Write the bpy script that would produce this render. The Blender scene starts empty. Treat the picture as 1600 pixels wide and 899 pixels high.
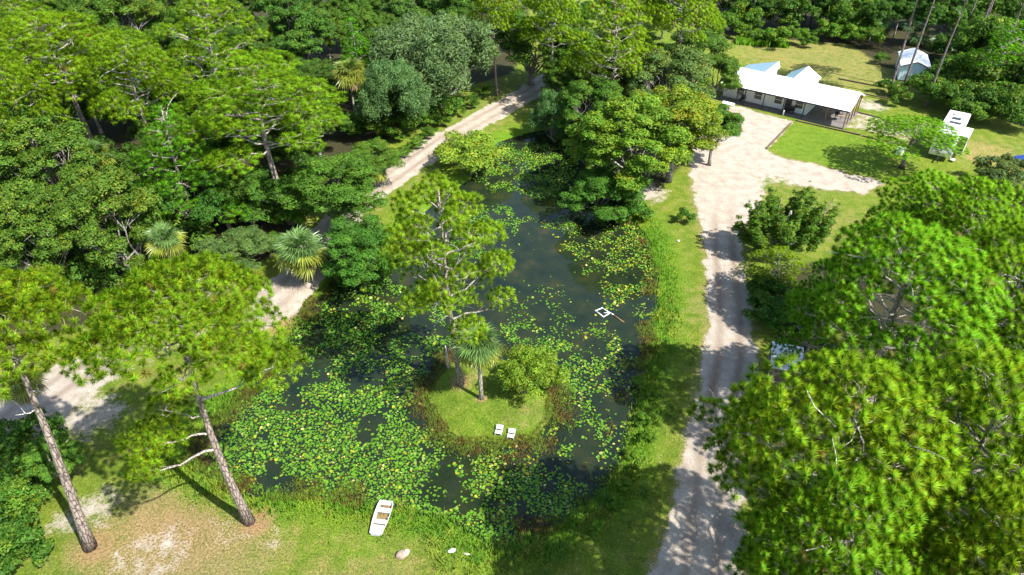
import bpy, bmesh, math, random
import numpy as np
from mathutils import Vector, Matrix, Euler

random.seed(7)
RNG = np.random.default_rng(7)
SC = bpy.context.scene
COL = SC.collection

# ------------------------------------------------------------------ camera, light, exposure
CAM_H = 38.0
PITCH = math.radians(36.3)          # below the horizontal
FPX = 1600 * 24 / 36                # focal length in photo pixels
cam_data = bpy.data.cameras.new('camera')
cam_data.lens = 24
cam_data.sensor_width = 36
cam_data.clip_start = 0.5
cam_data.clip_end = 6000
cam = bpy.data.objects.new('camera', cam_data)
COL.objects.link(cam)
cam.location = (0, 0, CAM_H)
cam.rotation_euler = (math.pi / 2 - PITCH, 0, 0)
SC.camera = cam

SUN_EL = math.radians(51)
SUN_AZ = math.atan2(0.81, -0.585)    # clockwise from +Y
SUN_DIR = Vector((math.sin(SUN_AZ) * math.cos(SUN_EL), math.cos(SUN_AZ) * math.cos(SUN_EL), math.sin(SUN_EL)))
world = bpy.data.worlds.new('World')
SC.world = world
world.use_nodes = True
wn = world.node_tree
sky = wn.nodes.new('ShaderNodeTexSky')
sky.sky_type = 'NISHITA'
sky.sun_disc = False
sky.sun_elevation = SUN_EL
sky.sun_rotation = SUN_AZ
bg = wn.nodes['Background']
bg.inputs['Strength'].default_value = 0.125
wn.links.new(sky.outputs['Color'], bg.inputs['Color'])
sun_data = bpy.data.lights.new('sun', 'SUN')
sun_data.energy = 5.0
sun_data.angle = math.radians(0.53)
sun_data.color = (1.0, 0.965, 0.90)
sun = bpy.data.objects.new('sun', sun_data)
COL.objects.link(sun)
sun.rotation_euler = SUN_DIR.to_track_quat('Z', 'Y').to_euler()
SC.view_settings.view_transform = 'Standard'
SC.view_settings.look = 'None'
SC.view_settings.exposure = 1.27
SC.view_settings.gamma = 1.0
SC.cycles.max_bounces = 6
SC.cycles.diffuse_bounces = 3
SC.cycles.glossy_bounces = 3
SC.cycles.transmission_bounces = 4
SC.cycles.caustics_reflective = False
SC.cycles.caustics_refractive = False
SC.render.use_persistent_data = False


# ------------------------------------------------------------------ helpers
def at(u, v, z=0.0):
    """Ground plan position of what the photo shows at pixel u, v if it stands z metres high."""
    a = (u - 800) / FPX
    b = -(v - 449.5) / FPX
    dx, dy, dz = a, math.cos(PITCH) + b * math.sin(PITCH), -math.sin(PITCH) + b * math.cos(PITCH)
    t = (z - CAM_H) / dz
    return dx * t, dy * t


def depth(x, y, z):
    return y * math.cos(PITCH) - (z - CAM_H) * math.sin(PITCH)


def poly(pts, z=0.0):
    return [at(u, v, z) for u, v in pts]


def sdf(P, X, Y):
    """Signed distance to a polygon, negative inside."""
    P = np.asarray(P, float)
    d2 = np.full(X.shape, 1e18)
    ins = np.zeros(X.shape, bool)
    n = len(P)
    for i in range(n):
        ax, ay = P[i]
        bx, by = P[(i + 1) % n]
        ex, ey = bx - ax, by - ay
        wx, wy = X - ax, Y - ay
        t = np.clip((wx * ex + wy * ey) / (ex * ex + ey * ey + 1e-12), 0, 1)
        d2 = np.minimum(d2, (wx - ex * t) ** 2 + (wy - ey * t) ** 2)
        c = ((ay <= Y) & (by > Y)) | ((by <= Y) & (ay > Y))
        with np.errstate(divide='ignore', invalid='ignore'):
            xi = ax + (Y - ay) * ex / (ey if abs(ey) > 1e-12 else 1e-12)
        ins ^= c & (X < xi)
    d = np.sqrt(d2)
    return np.where(ins, -d, d)


def line_dist(P, X, Y):
    d2 = np.full(X.shape, 1e18)
    for (ax, ay), (bx, by) in zip(P[:-1], P[1:]):
        ex, ey = bx - ax, by - ay
        wx, wy = X - ax, Y - ay
        t = np.clip((wx * ex + wy * ey) / (ex * ex + ey * ey + 1e-12), 0, 1)
        d2 = np.minimum(d2, (wx - ex * t) ** 2 + (wy - ey * t) ** 2)
    return np.sqrt(d2)


_LAT = np.random.default_rng(11).random((256, 256))


def vnoise(X, Y, s=1.0, o=0.0):
    """Value noise 0..1 with features about s metres across."""
    x, y = X / s + o + 1000.3, Y / s + o * 1.7 + 1000.7
    xi, yi = np.floor(x).astype(int), np.floor(y).astype(int)
    fx, fy = x - xi, y - yi
    fx, fy = fx * fx * (3 - 2 * fx), fy * fy * (3 - 2 * fy)
    g = lambda i, j: _LAT[i & 255, j & 255]
    return (g(xi, yi) * (1 - fx) + g(xi + 1, yi) * fx) * (1 - fy) + (g(xi, yi + 1) * (1 - fx) + g(xi + 1, yi + 1) * fx) * fy


def fnoise(X, Y, s, o=0.0):
    return (vnoise(X, Y, s, o) * 4 + vnoise(X, Y, s / 2.1, o + 9) * 2 + vnoise(X, Y, s / 4.3, o + 5)) / 7


def smooth(a, b, x):
    t = np.clip((x - a) / (b - a), 0, 1)
    return t * t * (3 - 2 * t)


def link(name, me, parent=None, mat=None, loc=(0, 0, 0), rot=(0, 0, 0)):
    o = bpy.data.objects.new(name, me)
    COL.objects.link(o)
    o.location = loc
    o.rotation_euler = rot
    if mat is not None and me is not None and len(me.materials) == 0:
        me.materials.append(mat)
    if parent is not None:
        o.parent = parent
    return o


def tag(o, label=None, cat=None, group=None, kind=None):
    if label:
        o['label'] = label
    if cat:
        o['category'] = cat
    if group:
        o['group'] = group
    if kind:
        o['kind'] = kind
    return o


def empty(name, loc=(0, 0, 0), rotz=0.0, label=None, cat=None, group=None):
    o = bpy.data.objects.new(name, None)
    COL.objects.link(o)
    o.empty_display_size = 0.3
    o.location = loc
    o.rotation_euler = (0, 0, rotz)
    return tag(o, label, cat, group)


def tri_mesh(name, V, T, col=None, nor=None, mat=None):
    me = bpy.data.meshes.new(name)
    V = np.ascontiguousarray(V, np.float32)
    T = np.ascontiguousarray(T, np.int32)
    me.vertices.add(len(V))
    me.vertices.foreach_set('co', V.ravel())
    me.loops.add(T.size)
    me.loops.foreach_set('vertex_index', T.ravel())
    me.polygons.add(len(T))
    k = T.shape[1]
    me.polygons.foreach_set('loop_start', np.arange(0, T.size, k, dtype=np.int32))
    me.polygons.foreach_set('use_smooth', np.ones(len(T), bool))
    me.update(calc_edges=True)
    if col is not None:
        c = np.ones((len(V), 4), np.float32)
        c[:, :3] = col
        a = me.color_attributes.new('col', 'FLOAT_COLOR', 'POINT')
        a.data.foreach_set('color', c.ravel())
    if nor is not None:
        me.normals_split_custom_set_from_vertices(np.asarray(nor, np.float32))
    if mat is not None:
        me.materials.append(mat)
    return me


class MB:
    """Collects boxes, tubes and quads into one mesh."""

    def __init__(self):
        self.v, self.f, self.s = [], [], []

    def add(self, vs, fs, smooth_=False):
        n = len(self.v)
        self.v += [tuple(p) for p in vs]
        self.f += [tuple(i + n for i in f) for f in fs]
        self.s += [smooth_] * len(fs)
        return self

    def box(self, x0, x1, y0, y1, z0, z1):
        vs = [(x, y, z) for z in (z0, z1) for y in (y0, y1) for x in (x0, x1)]
        return self.add(vs, [(0, 2, 3, 1), (4, 5, 7, 6), (0, 1, 5, 4), (2, 6, 7, 3), (0, 4, 6, 2), (1, 3, 7, 5)])

    def hexa(self, bot, top):
        return self.add(list(bot) + list(top), [(3, 2, 1, 0), (4, 5, 6, 7), (0, 1, 5, 4), (1, 2, 6, 5), (2, 3, 7, 6), (3, 0, 4, 7)])

    def tube(self, pts, rad, n=8, cap=True):
        pts = [Vector(p) for p in pts]
        if not hasattr(rad, '__len__'):
            rad = [rad] * len(pts)
        vs, fs = [], []
        for i, p in enumerate(pts):
            t = (pts[min(i + 1, len(pts) - 1)] - pts[max(i - 1, 0)])
            if t.length < 1e-9:
                t = Vector((0, 0, 1))
            t.normalize()
            a = t.cross(Vector((0.31, 0.95, 0.05)) if abs(t.z) > 0.5 else Vector((0, 0, 1))).normalized()
            b = t.cross(a)
            for k in range(n):
                q = 2 * math.pi * k / n
                vs.append(p + (a * math.cos(q) + b * math.sin(q)) * rad[i])
        for i in range(len(pts) - 1):
            for k in range(n):
                k2 = (k + 1) % n
                fs.append((i * n + k, i * n + k2, (i + 1) * n + k2, (i + 1) * n + k))
        if cap:
            fs.append(tuple(reversed(range(n))))
            fs.append(tuple(range((len(pts) - 1) * n, len(pts) * n)))
        return self.add(vs, fs, True)

    def mesh(self, name, mat=None, recalc=True):
        me = bpy.data.meshes.new(name)
        me.from_pydata(self.v, [], self.f)
        me.polygons.foreach_set('use_smooth', self.s)
        if recalc:
            bm = bmesh.new()
            bm.from_mesh(me)
            bmesh.ops.recalc_face_normals(bm, faces=bm.faces)
            bm.to_mesh(me)
            bm.free()
        if mat is not None:
            me.materials.append(mat)
        me.update()
        return me

    def obj(self, name, mat, parent=None, loc=(0, 0, 0), rot=(0, 0, 0), bevel=0.0):
        o = link(name, self.mesh(name, mat), parent, None, loc, rot)
        if bevel:
            m = o.modifiers.new('bevel', 'BEVEL')
            m.width = bevel
            m.segments = 2
            m.limit_method = 'ANGLE'
        return o


# ------------------------------------------------------------------ materials
class NT:
    def __init__(self, name):
        self.m = bpy.data.materials.new(name)
        self.m.use_nodes = True
        self.t = self.m.node_tree
        self.t.nodes.clear()
        self.out = self.t.nodes.new('ShaderNodeOutputMaterial')

    def n(self, kind, **kw):
        nd = self.t.nodes.new('ShaderNode' + kind)
        for k, v in kw.items():
            setattr(nd, k, v)
        return nd

    def l(self, a, b):
        self.t.links.new(a, b)

    def setin(self, sock, val):
        if hasattr(val, 'is_output') or isinstance(val, bpy.types.NodeSocket):
            self.l(val, sock)
        elif isinstance(val, (tuple, list)):
            sock.default_value = tuple(val) + ((1.0,) if len(val) == 3 and len(sock.default_value) == 4 else ())
        else:
            sock.default_value = val

    def math(self, op, a, b=None, clamp=False):
        nd = self.n('Math', operation=op, use_clamp=clamp)
        self.setin(nd.inputs[0], a)
        if b is not None:
            self.setin(nd.inputs[1], b)
        return nd.outputs[0]

    def mix(self, fac, a, b, mode='MIX'):
        nd = self.n('Mix', data_type='RGBA', blend_type=mode)
        self.setin(nd.inputs[0], fac)
        self.setin(nd.inputs[6], a)
        self.setin(nd.inputs[7], b)
        return nd.outputs[2]

    def noise(self, scale, detail=4, rough=0.55, vec=None, dist=0.0):
        nd = self.n('TexNoise')
        nd.inputs['Scale'].default_value = scale
        nd.inputs['Detail'].default_value = detail
        nd.inputs['Roughness'].default_value = rough
        nd.inputs['Distortion'].default_value = dist
        self.l(vec if vec is not None else self.pos(), nd.inputs['Vector'])
        return nd.outputs['Fac']

    def pos(self, obj=False):
        if obj:
            return self.n('TexCoord').outputs['Object']
        return self.n('NewGeometry').outputs['Position']

    def ramp(self, fac, *stops):
        nd = self.n('ValToRGB')
        e = nd.color_ramp.elements
        while len(e) < len(stops):
            e.new(0.5)
        for el, (p, c) in zip(e, stops):
            el.position = p
            el.color = tuple(c) + (1,) if len(c) == 3 else c
        self.l(fac, nd.inputs[0])
        return nd.outputs[0]

    def step(self, x, lo, hi):
        nd = self.n('MapRange', interpolation_type='SMOOTHSTEP')
        self.setin(nd.inputs[0], x)
        nd.inputs[1].default_value = lo
        nd.inputs[2].default_value = hi
        return nd.outputs[0]

    def principled(self, color, rough=0.6, metal=0.0, spec=0.5, bump=None, bdist=0.02, bstr=0.5, **kw):
        p = self.n('BsdfPrincipled')
        self.setin(p.inputs['Base Color'], color)
        self.setin(p.inputs['Roughness'], rough)
        p.inputs['Metallic'].default_value = metal
        p.inputs['Specular IOR Level'].default_value = spec
        for k, v in kw.items():
            self.setin(p.inputs[k], v)
        if bump is not None:
            b = self.n('Bump')
            b.inputs['Strength'].default_value = bstr
            b.inputs['Distance'].default_value = bdist
            self.l(bump, b.inputs['Height'])
            self.l(b.outputs[0], p.inputs['Normal'])
        self.l(p.outputs[0], self.out.inputs[0])
        return p


def mat_simple(name, c, rough=0.6, metal=0.0, var=0.15, scale=3.0, spec=0.5, bumps=0.0):
    t = NT(name)
    nz = t.noise(scale, 5, 0.6, t.pos(True))
    lo = tuple(x * (1 - var) for x in c)
    hi = tuple(min(1, x * (1 + var)) for x in c)
    col = t.ramp(nz, (0.3, lo), (0.7, hi))
    t.principled(col, rough, metal, spec, bump=nz if bumps else None, bdist=bumps)
    return t.m


def mat_leaf(name, trans=0.35, spec=0.25, rough=0.5, sat=1.0):
    t = NT(name)
    a = t.n('Attribute', attribute_name='col').outputs['Color']
    oi = t.n('ObjectInfo')
    c = t.mix(1.0, a, oi.outputs['Color'], 'MULTIPLY')
    p = t.n('BsdfPrincipled')
    t.l(c, p.inputs['Base Color'])
    p.inputs['Roughness'].default_value = rough
    p.inputs['Specular IOR Level'].default_value = spec
    tr = t.n('BsdfTranslucent')
    c2 = t.mix(1.0, c, (1.15, 1.15, 0.45), 'MULTIPLY')
    t.l(c2, tr.inputs['Color'])
    mx = t.n('MixShader')
    mx.inputs[0].default_value = trans
    t.l(p.outputs[0], mx.inputs[1])
    t.l(tr.outputs[0], mx.inputs[2])
    t.l(mx.outputs[0], t.out.inputs[0])
    return t.m


def mat_bark(name, lo, hi, scale=6.0):
    t = NT(name)
    mp = t.n('Mapping')
    mp.inputs['Scale'].default_value = (1, 1, 0.3)
    t.l(t.pos(True), mp.inputs[0])
    vo = t.n('TexVoronoi', feature='DISTANCE_TO_EDGE')
    vo.inputs['Scale'].default_value = scale
    t.l(mp.outputs[0], vo.inputs['Vector'])
    nz = t.noise(scale * 1.4, 6, 0.7, mp.outputs[0])
    c = t.ramp(nz, (0.3, lo), (0.68, hi))
    plate = t.step(vo.outputs['Distance'], 0.0, 0.12)
    c = t.mix(plate, tuple(x * 0.45 for x in lo), c)
    oi = t.n('ObjectInfo')
    c = t.mix(1.0, c, oi.outputs['Color'], 'MULTIPLY')
    t.principled(c, 0.9, 0, 0.2, bump=t.math('ADD', plate, nz), bdist=0.05, bstr=0.8)
    return t.m


M = {}
M['needle'] = mat_leaf('pine_needles', 0.42, 0.08, 0.5)
M['leaf'] = mat_leaf('broad_leaves', 0.38, 0.15, 0.55)
M['frond'] = mat_leaf('palm_leaf', 0.25, 0.5, 0.4)
M['grass'] = mat_leaf('grass_blades', 0.3, 0.2, 0.6)
M['pad'] = mat_leaf('lily_leaf', 0.12, 0.18, 0.5)
M['bark'] = mat_bark('pine_bark', (0.17, 0.130, 0.110), (0.38, 0.31, 0.27))
M['branch'] = mat_bark('pine_branch_bark', (0.30, 0.25, 0.22), (0.54, 0.48, 0.43), 9)
M['greybark'] = mat_bark('grey_bark', (0.17, 0.15, 0.13), (0.40, 0.37, 0.33))
M['palmbark'] = mat_bark('palm_bark', (0.22, 0.19, 0.16), (0.46, 0.41, 0.36), 8)
M['deadwood'] = mat_bark('bleached_wood', (0.42, 0.39, 0.35), (0.66, 0.62, 0.57), 9)


def mat_ground():
    t = NT('ground_cover')
    a = t.n('Attribute', attribute_name='maska').outputs['Vector']
    b = t.n('Attribute', attribute_name='maskb').outputs['Vector']
    sa = t.n('SeparateXYZ')
    sb = t.n('SeparateXYZ')
    t.l(a, sa.inputs[0])
    t.l(b, sb.inputs[0])
    sand, dry, straw = sa.outputs
    litter, lush, rut = sb.outputs
    n_big = t.noise(0.12, 4, 0.6)
    n_mid = t.noise(0.9, 5, 0.62)
    n_fine = t.noise(7.0, 6, 0.7)
    n_grit = t.noise(28.0, 4, 0.7)
    # grass: green to dry
    g = t.ramp(n_mid, (0.25, (0.085, 0.155, 0.013)), (0.52, (0.155, 0.220, 0.024)), (0.75, (0.220, 0.250, 0.050)))
    g = t.mix(lush, g, t.ramp(n_mid, (0.3, (0.085, 0.215, 0.008)), (0.7, (0.165, 0.275, 0.022))))
    dryc = t.ramp(n_fine, (0.3, (0.20, 0.165, 0.070)), (0.7, (0.36, 0.29, 0.15)))
    fd = t.step(t.math('ADD', dry, t.math('MULTIPLY', t.math('SUBTRACT', n_mid, 0.5), 0.9)), 0.25, 0.85)
    g = t.mix(fd, g, dryc)
    tuft = t.step(n_fine, 0.35, 0.65)
    g = t.mix(1.0, g, t.mix(tuft, (0.62, 0.66, 0.6), (1.18, 1.14, 1.1)), 'MULTIPLY')
    g = t.mix(1.0, g, t.mix(t.step(n_big, 0.35, 0.65), (0.9, 0.95, 0.9), (1.1, 1.05, 1.0)), 'MULTIPLY')
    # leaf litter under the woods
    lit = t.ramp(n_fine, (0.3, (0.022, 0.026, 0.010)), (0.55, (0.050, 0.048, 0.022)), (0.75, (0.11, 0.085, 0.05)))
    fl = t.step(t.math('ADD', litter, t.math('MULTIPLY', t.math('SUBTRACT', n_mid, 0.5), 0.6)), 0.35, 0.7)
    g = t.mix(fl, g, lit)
    # pine straw
    st = t.ramp(n_fine, (0.3, (0.26, 0.13, 0.075)), (0.7, (0.45, 0.27, 0.17)))
    fs = t.step(t.math('ADD', straw, t.math('MULTIPLY', t.math('SUBTRACT', n_fine, 0.5), 0.9)), 0.3, 0.8)
    g = t.mix(fs, g, st)
    # pale sand
    sc = t.ramp(n_mid, (0.22, (0.40, 0.325, 0.26)), (0.48, (0.58, 0.51, 0.44)), (0.75, (0.70, 0.65, 0.58)))
    sc = t.mix(t.math('MULTIPLY', t.step(n_fine, 0.46, 0.72), 0.55), sc, (0.36, 0.29, 0.22))
    sc = t.mix(t.math('MULTIPLY', rut, t.step(n_mid, 0.15, 0.55)), sc, (0.33, 0.25, 0.19))
    wob = t.math('ADD', t.math('MULTIPLY', t.math('SUBTRACT', n_mid, 0.5), 0.75), t.math('MULTIPLY', t.math('SUBTRACT', n_fine, 0.5), 0.75))
    fsd = t.step(t.math('ADD', sand, wob), 0.36, 0.62)
    g = t.mix(fsd, g, sc)
    g = t.mix(1.0, g, t.mix(fsd, (0.98, 0.96, 0.86), (0.745, 0.725, 0.68)), 'MULTIPLY')
    g = t.mix(1.0, g, t.mix(t.step(n_grit, 0.25, 0.75), (0.62, 0.62, 0.62), (1.36, 1.36, 1.36)), 'MULTIPLY')
    h = t.math('ADD', t.math('MULTIPLY', n_fine, 1.0), t.math('MULTIPLY', n_grit, 0.5))
    t.principled(g, 0.92, 0, 0.15, bump=h, bdist=0.22, bstr=0.8)
    return t.m


def mat_water():
    t = NT('pond_water')
    nz = t.noise(0.45, 6, 0.65)
    c = t.ramp(nz, (0.3, (0.006, 0.013, 0.008)), (0.55, (0.014, 0.021, 0.009)), (0.75, (0.034, 0.032, 0.010)))
    rip = t.noise(2.5, 4, 0.5)
    t.principled(c, 0.03, 0, 0.5, bump=rip, bdist=0.008, bstr=0.10, IOR=1.33)
    return t.m


M['ground'] = mat_ground()
M['water'] = mat_water()


def mat_metal_roof():
    t = NT('white_metal_roof')
    w = t.n('TexWave', wave_type='BANDS', bands_direction='X')
    w.inputs['Scale'].default_value = 1.0
    t.l(t.pos(True), w.inputs['Vector'])
    nz = t.noise(0.8, 5, 0.6, t.pos(True))
    c = t.ramp(nz, (0.3, (0.74, 0.76, 0.78)), (0.7, (0.83, 0.84, 0.85)))
    t.principled(c, 0.38, 0.0, 0.5, bump=w.outputs['Fac'], bdist=0.02, bstr=0.3)
    return t.m


M['roof'] = mat_metal_roof()
M['skytint_metal'] = mat_simple('wing_roof_sky_tint', (0.17, 0.27, 0.33), 0.35, var=0.06, scale=1)  # left wing slopes: sky reflection and shade painted into the roof colour
M['whitewall'] = mat_simple('white_siding', (0.74, 0.74, 0.72), 0.6, var=0.05)
M['bluewall'] = mat_simple('pale_blue_siding', (0.54, 0.70, 0.77), 0.5, var=0.05)
M['darktrim'] = mat_simple('dark_trim', (0.025, 0.022, 0.024), 0.5)
M['glass'] = mat_simple('dark_window_glass', (0.03, 0.045, 0.055), 0.08, var=0.3, scale=1)
M['wood'] = mat_simple('brown_post_wood', (0.30, 0.17, 0.10), 0.8, scale=6)
M['slabfloor'] = mat_simple('porch_concrete', (0.13, 0.115, 0.105), 0.85, scale=2)  # concrete colour darkened to paint in the shade of the porch
M['white'] = mat_simple('white_paint', (0.80, 0.79, 0.78), 0.45, var=0.05)
M['boatwhite'] = mat_simple('weathered_white_hull', (0.47, 0.47, 0.455), 0.5, var=0.22, scale=4)
M['grime'] = mat_simple('muddy_boat_floor', (0.17, 0.11, 0.05), 0.5, var=0.4, scale=5)
M['pvc'] = mat_simple('white_pvc', (0.78, 0.80, 0.82), 0.35, var=0.04)
M['rustpole'] = mat_simple('tea_stained_pole', (0.42, 0.24, 0.09), 0.5)
M['greymetal'] = mat_simple('grey_metal_sheet', (0.50, 0.52, 0.56), 0.4, var=0.12, scale=2)
M['brownwall'] = mat_simple('brown_wall_board', (0.13, 0.10, 0.085), 0.8, var=0.2)
M['rock'] = mat_simple('brown_stone', (0.30, 0.22, 0.17), 0.85, var=0.35, scale=6, bumps=0.05)
M['palerock'] = mat_simple('pale_stone', (0.66, 0.62, 0.56), 0.8, var=0.2, scale=8, bumps=0.03)
M['timber'] = mat_simple('weathered_timber', (0.10, 0.065, 0.045), 0.9, var=0.4, scale=5)
M['tarp'] = mat_simple('blue_tarp', (0.02, 0.06, 0.28), 0.5, var=0.3)
M['rubber'] = mat_simple('tyre_rubber', (0.03, 0.03, 0.03), 0.8)
M['tan'] = mat_simple('tan_plank', (0.55, 0.40, 0.28), 0.8, var=0.2, scale=6)

# ------------------------------------------------------------------ ground, pond, drives
WATER_Z = -0.35
POND = poly([(800, 214), (860, 202), (905, 212), (915, 250), (925, 290), (960, 325), (1000, 350), (1022, 390), (1034, 440), (1030, 490),
             (1020, 540), (1000, 590), (985, 650), (975, 710), (945, 765), (905, 800), (850, 835), (785, 850), (735, 838), (690, 808),
             (630, 796), (560, 789), (480, 780), (400, 772), (330, 755), (285, 725), (300, 690), (350, 640), (400, 600), (438, 560),
             (458, 515), (480, 470), (525, 440), (575, 430), (610, 395), (640, 350), (690, 305), (735, 280), (755, 248), (775, 222)], WATER_Z)
ISLE = poly([(668, 620), (682, 590), (705, 566), (745, 552), (800, 564), (845, 588), (864, 616), (863, 652), (838, 684), (788, 697),
             (728, 688), (685, 662)], WATER_Z)
DRIVE = poly([(1005, 930), (1030, 860), (1050, 800), (1062, 740), (1072, 680), (1084, 620), (1098, 560), (1104, 500), (1106, 440), (1102, 390),
              (1088, 345), (1082, 300), (1078, 255), (1095, 225), (1200, 240), (1190, 310), (1168, 350), (1160, 390), (1168, 440), (1176, 500),
              (1184, 560), (1186, 620), (1172, 680), (1164, 740), (1162, 800), (1162, 860), (1160, 930)])
LOT = poly([(1078, 255), (1085, 195), (1105, 172), (1150, 165), (1236, 190), (1213, 216), (1196, 233), (1222, 246), (1300, 264), (1385, 284),
            (1350, 303), (1270, 294), (1212, 290), (1185, 312), (1130, 320), (1085, 300)])
PATIO = poly([(1290, 193), (1312, 198), (1420, 222), (1440, 205), (1372, 182), (1335, 172)])
ROAD_LINE = poly([(-140, 745), (0, 668), (110, 590), (250, 545), (400, 500), (480, 420), (545, 325), (610, 278), (690, 222), (760, 182), (830, 143), (900, 100), (980, 66)])
ROAD_W = 2.25
FOREST_L = poly([(-300, 600), (0, 560), (180, 490), (330, 450), (430, 400), (510, 305), (575, 240), (660, 182), (715, 140), (800, 115), (830, 60), (820, -40), (-900, -40), (-900, 300)])
FOREST_B = poly([(1090, 50), (1200, 60), (1330, 70), (1380, 105), (1470, 120), (1490, 165), (1560, 185), (1700, 240), (2200, 200), (1900, -60), (1090, -60)])
FOREST_R = poly([(1200, 420), (1330, 400), (1400, 320), (1540, 300), (1800, 330), (2300, 900), (1700, 1300), (1180, 1100), (1200, 700), (1210, 560)])
OAKBED = poly([(850, 150), (900, 120), (1000, 110), (1080, 130), (1085, 170), (1075, 260), (1040, 300), (960, 320), (910, 250), (870, 205)])
LAWN2 = poly([(1198, 235), (1240, 192), (1310, 205), (1405, 228), (1385, 282), (1300, 262)])


def axis(parts):
    out = [parts[0][0]]
    for a, b, s0, s1 in parts:
        x = a
        n = max(2, int((b - a) / ((s0 + s1) / 2)))
        w = np.linspace(s0, s1, n)
        w = np.cumsum(w) / w.sum() * (b - a) + a
        out += list(w)
    return np.array(out)


gx = axis([(-1800, -160, 300, 12), (-160, -48, 3.0, 0.7), (-48, 40, 0.42, 0.42), (40, 75, 0.6, 0.6), (75, 160, 0.8, 4), (160, 1800, 12, 300)])
gy = axis([(-500, -20, 120, 8), (-20, 18, 3, 0.6), (18, 62, 0.38, 0.42), (62, 125, 0.5, 0.8), (125, 200, 1.0, 5), (200, 2500, 12, 300)])
GX, GY = np.meshgrid(gx, gy)
wob = (fnoise(GX, GY, 3.0) - 0.5) * 1.1
d_pond = sdf(POND, GX, GY) + wob
d_isle = sdf(ISLE, GX, GY) + wob * 0.6
d_drive = np.minimum(sdf(DRIVE, GX, GY), 99)
d_lot = sdf(LOT, GX, GY)
d_road = line_dist(ROAD_LINE, GX, GY) - ROAD_W
d_patio = sdf(PATIO, GX, GY)
d_fl, d_fb, d_fr, d_oak, d_l2 = (sdf(p, GX, GY) for p in (FOREST_L, FOREST_B, FOREST_R, OAKBED, LAWN2))

d_water = np.maximum(d_pond, -d_isle)          # negative = under water
near = smooth(400, 120, np.hypot(GX, GY - 60))
GZ = (fnoise(GX, GY, 9, 3) - 0.5) * 0.22 * near
flat = smooth(0.0, 3.0, np.minimum(np.minimum(d_drive, d_lot), d_road))
GZ = GZ * (0.25 + 0.75 * flat)
bank = smooth(-0.2, 2.2, d_water)
GZ = np.where(d_water > 0, WATER_Z + 0.02 + (GZ - WATER_Z - 0.02) * bank, WATER_Z + np.maximum(d_water * 0.45, -1.3) + 0.02)


def ground_z(x, y):
    i = int(np.clip(np.searchsorted(gx, x) - 1, 0, len(gx) - 2))
    j = int(np.clip(np.searchsorted(gy, y) - 1, 0, len(gy) - 2))
    fx = (x - gx[i]) / (gx[i + 1] - gx[i])
    fy = (y - gy[j]) / (gy[j + 1] - gy[j])
    return float((GZ[j, i] * (1 - fx) + GZ[j, i + 1] * fx) * (1 - fy) + (GZ[j + 1, i] * (1 - fx) + GZ[j + 1, i + 1] * fx) * fy)


def grid_val(A, x, y):
    i = np.clip(np.searchsorted(gx, x) - 1, 0, len(gx) - 2)
    j = np.clip(np.searchsorted(gy, y) - 1, 0, len(gy) - 2)
    fx = (x - gx[i]) / (gx[i + 1] - gx[i])
    fy = (y - gy[j]) / (gy[j + 1] - gy[j])
    return (A[j, i] * (1 - fx) + A[j, i + 1] * fx) * (1 - fy) + (A[j + 1, i] * (1 - fx) + A[j + 1, i + 1] * fx) * fy


def blob(u, v, r, soft=0.6):
    x, y = at(u, v)
    return smooth(1 + soft, 1 - soft, np.hypot(GX - x, GY - y) / r)


big = fnoise(GX, GY, 7, 20)
jag = (fnoise(GX, GY, 1.6, 12) - 0.5) * 1.3
sand = np.maximum.reduce([smooth(0.8, -1.0, d_drive + jag), smooth(0.9, -1.0, d_lot + jag), smooth(0.8, -0.9, d_road + jag)])
sand = np.maximum(sand, 0.66 * blob(60, 640, 5.0, 0.8))
sand = np.maximum(sand, 0.50 * blob(150, 790, 2.2, 0.9))
sand = np.maximum(sand, 0.46 * blob(240, 870, 3.4, 0.9))
sand = np.maximum(sand, 0.50 * blob(105, 815, 1.6, 0.9))
sand = np.maximum(sand, 0.36 * blob(370, 825, 2.6, 0.9))
sand = np.maximum(sand, 0.60 * blob(140, 650, 3.0, 0.9))
sand = np.maximum(sand, 0.36 * blob(430, 845, 1.5, 0.9))
sand = np.maximum(sand, 0.75 * blob(455, 470, 2.4, 0.7))
sand = np.maximum(sand, 0.60 * blob(1010, 300, 3.0, 0.8))
sand = np.maximum(sand, 0.55 * blob(1360, 165, 3.0, 0.8))
sand = np.maximum(sand, 0.3 * blob(1030, 720, 1.5, 0.9))
sand = np.maximum(sand, 0.75 * blob(985, 130, 4.0, 0.8))
sand = np.maximum(sand, 0.46 * smooth(0.4, -0.5, d_patio))
sand = sand * (1 - 0.55 * blob(1215, 288, 3.2, 0.8))
xa, ya = at(300, 525)
sand = sand * (1 - 0.62 * smooth(8.5, 4.5, np.hypot(GX - xa, GY - ya)))
sand = sand * np.where(d_water < 0.3, 0, 1)
dry = 0.20 + 0.35 * (big - 0.35)
dry = np.maximum(dry, 0.74 * blob(290, 850, 8.0, 0.8))
dry = np.maximum(dry, 0.62 * blob(560, 895, 5.0, 0.9))
dry = np.maximum(dry, 0.50 * blob(1060, 470, 5.0, 0.9))
dry = np.maximum(dry, 0.55 * blob(1300, 90, 24.0, 0.7))
dry = np.maximum(dry, 0.62 * blob(1540, 240, 6.0, 0.8))
dry = np.maximum(dry, 0.45 * blob(1300, 350, 8.0, 0.8))
dry = np.maximum(dry, 0.55 * blob(830, 650, 2.4, 0.9))
dry = np.maximum(dry, 0.55 * blob(730, 585, 2.0, 0.8))
dry = np.maximum(dry, 0.75 * smooth(1.2, -0.6, np.abs(d_road - 1.0)))
dry = np.maximum(dry, 0.6 * smooth(1.2, 0.0, np.abs(np.minimum(d_drive, d_lot))))
lush = smooth(3.4, 0.8, d_pond) * 0.9
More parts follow.
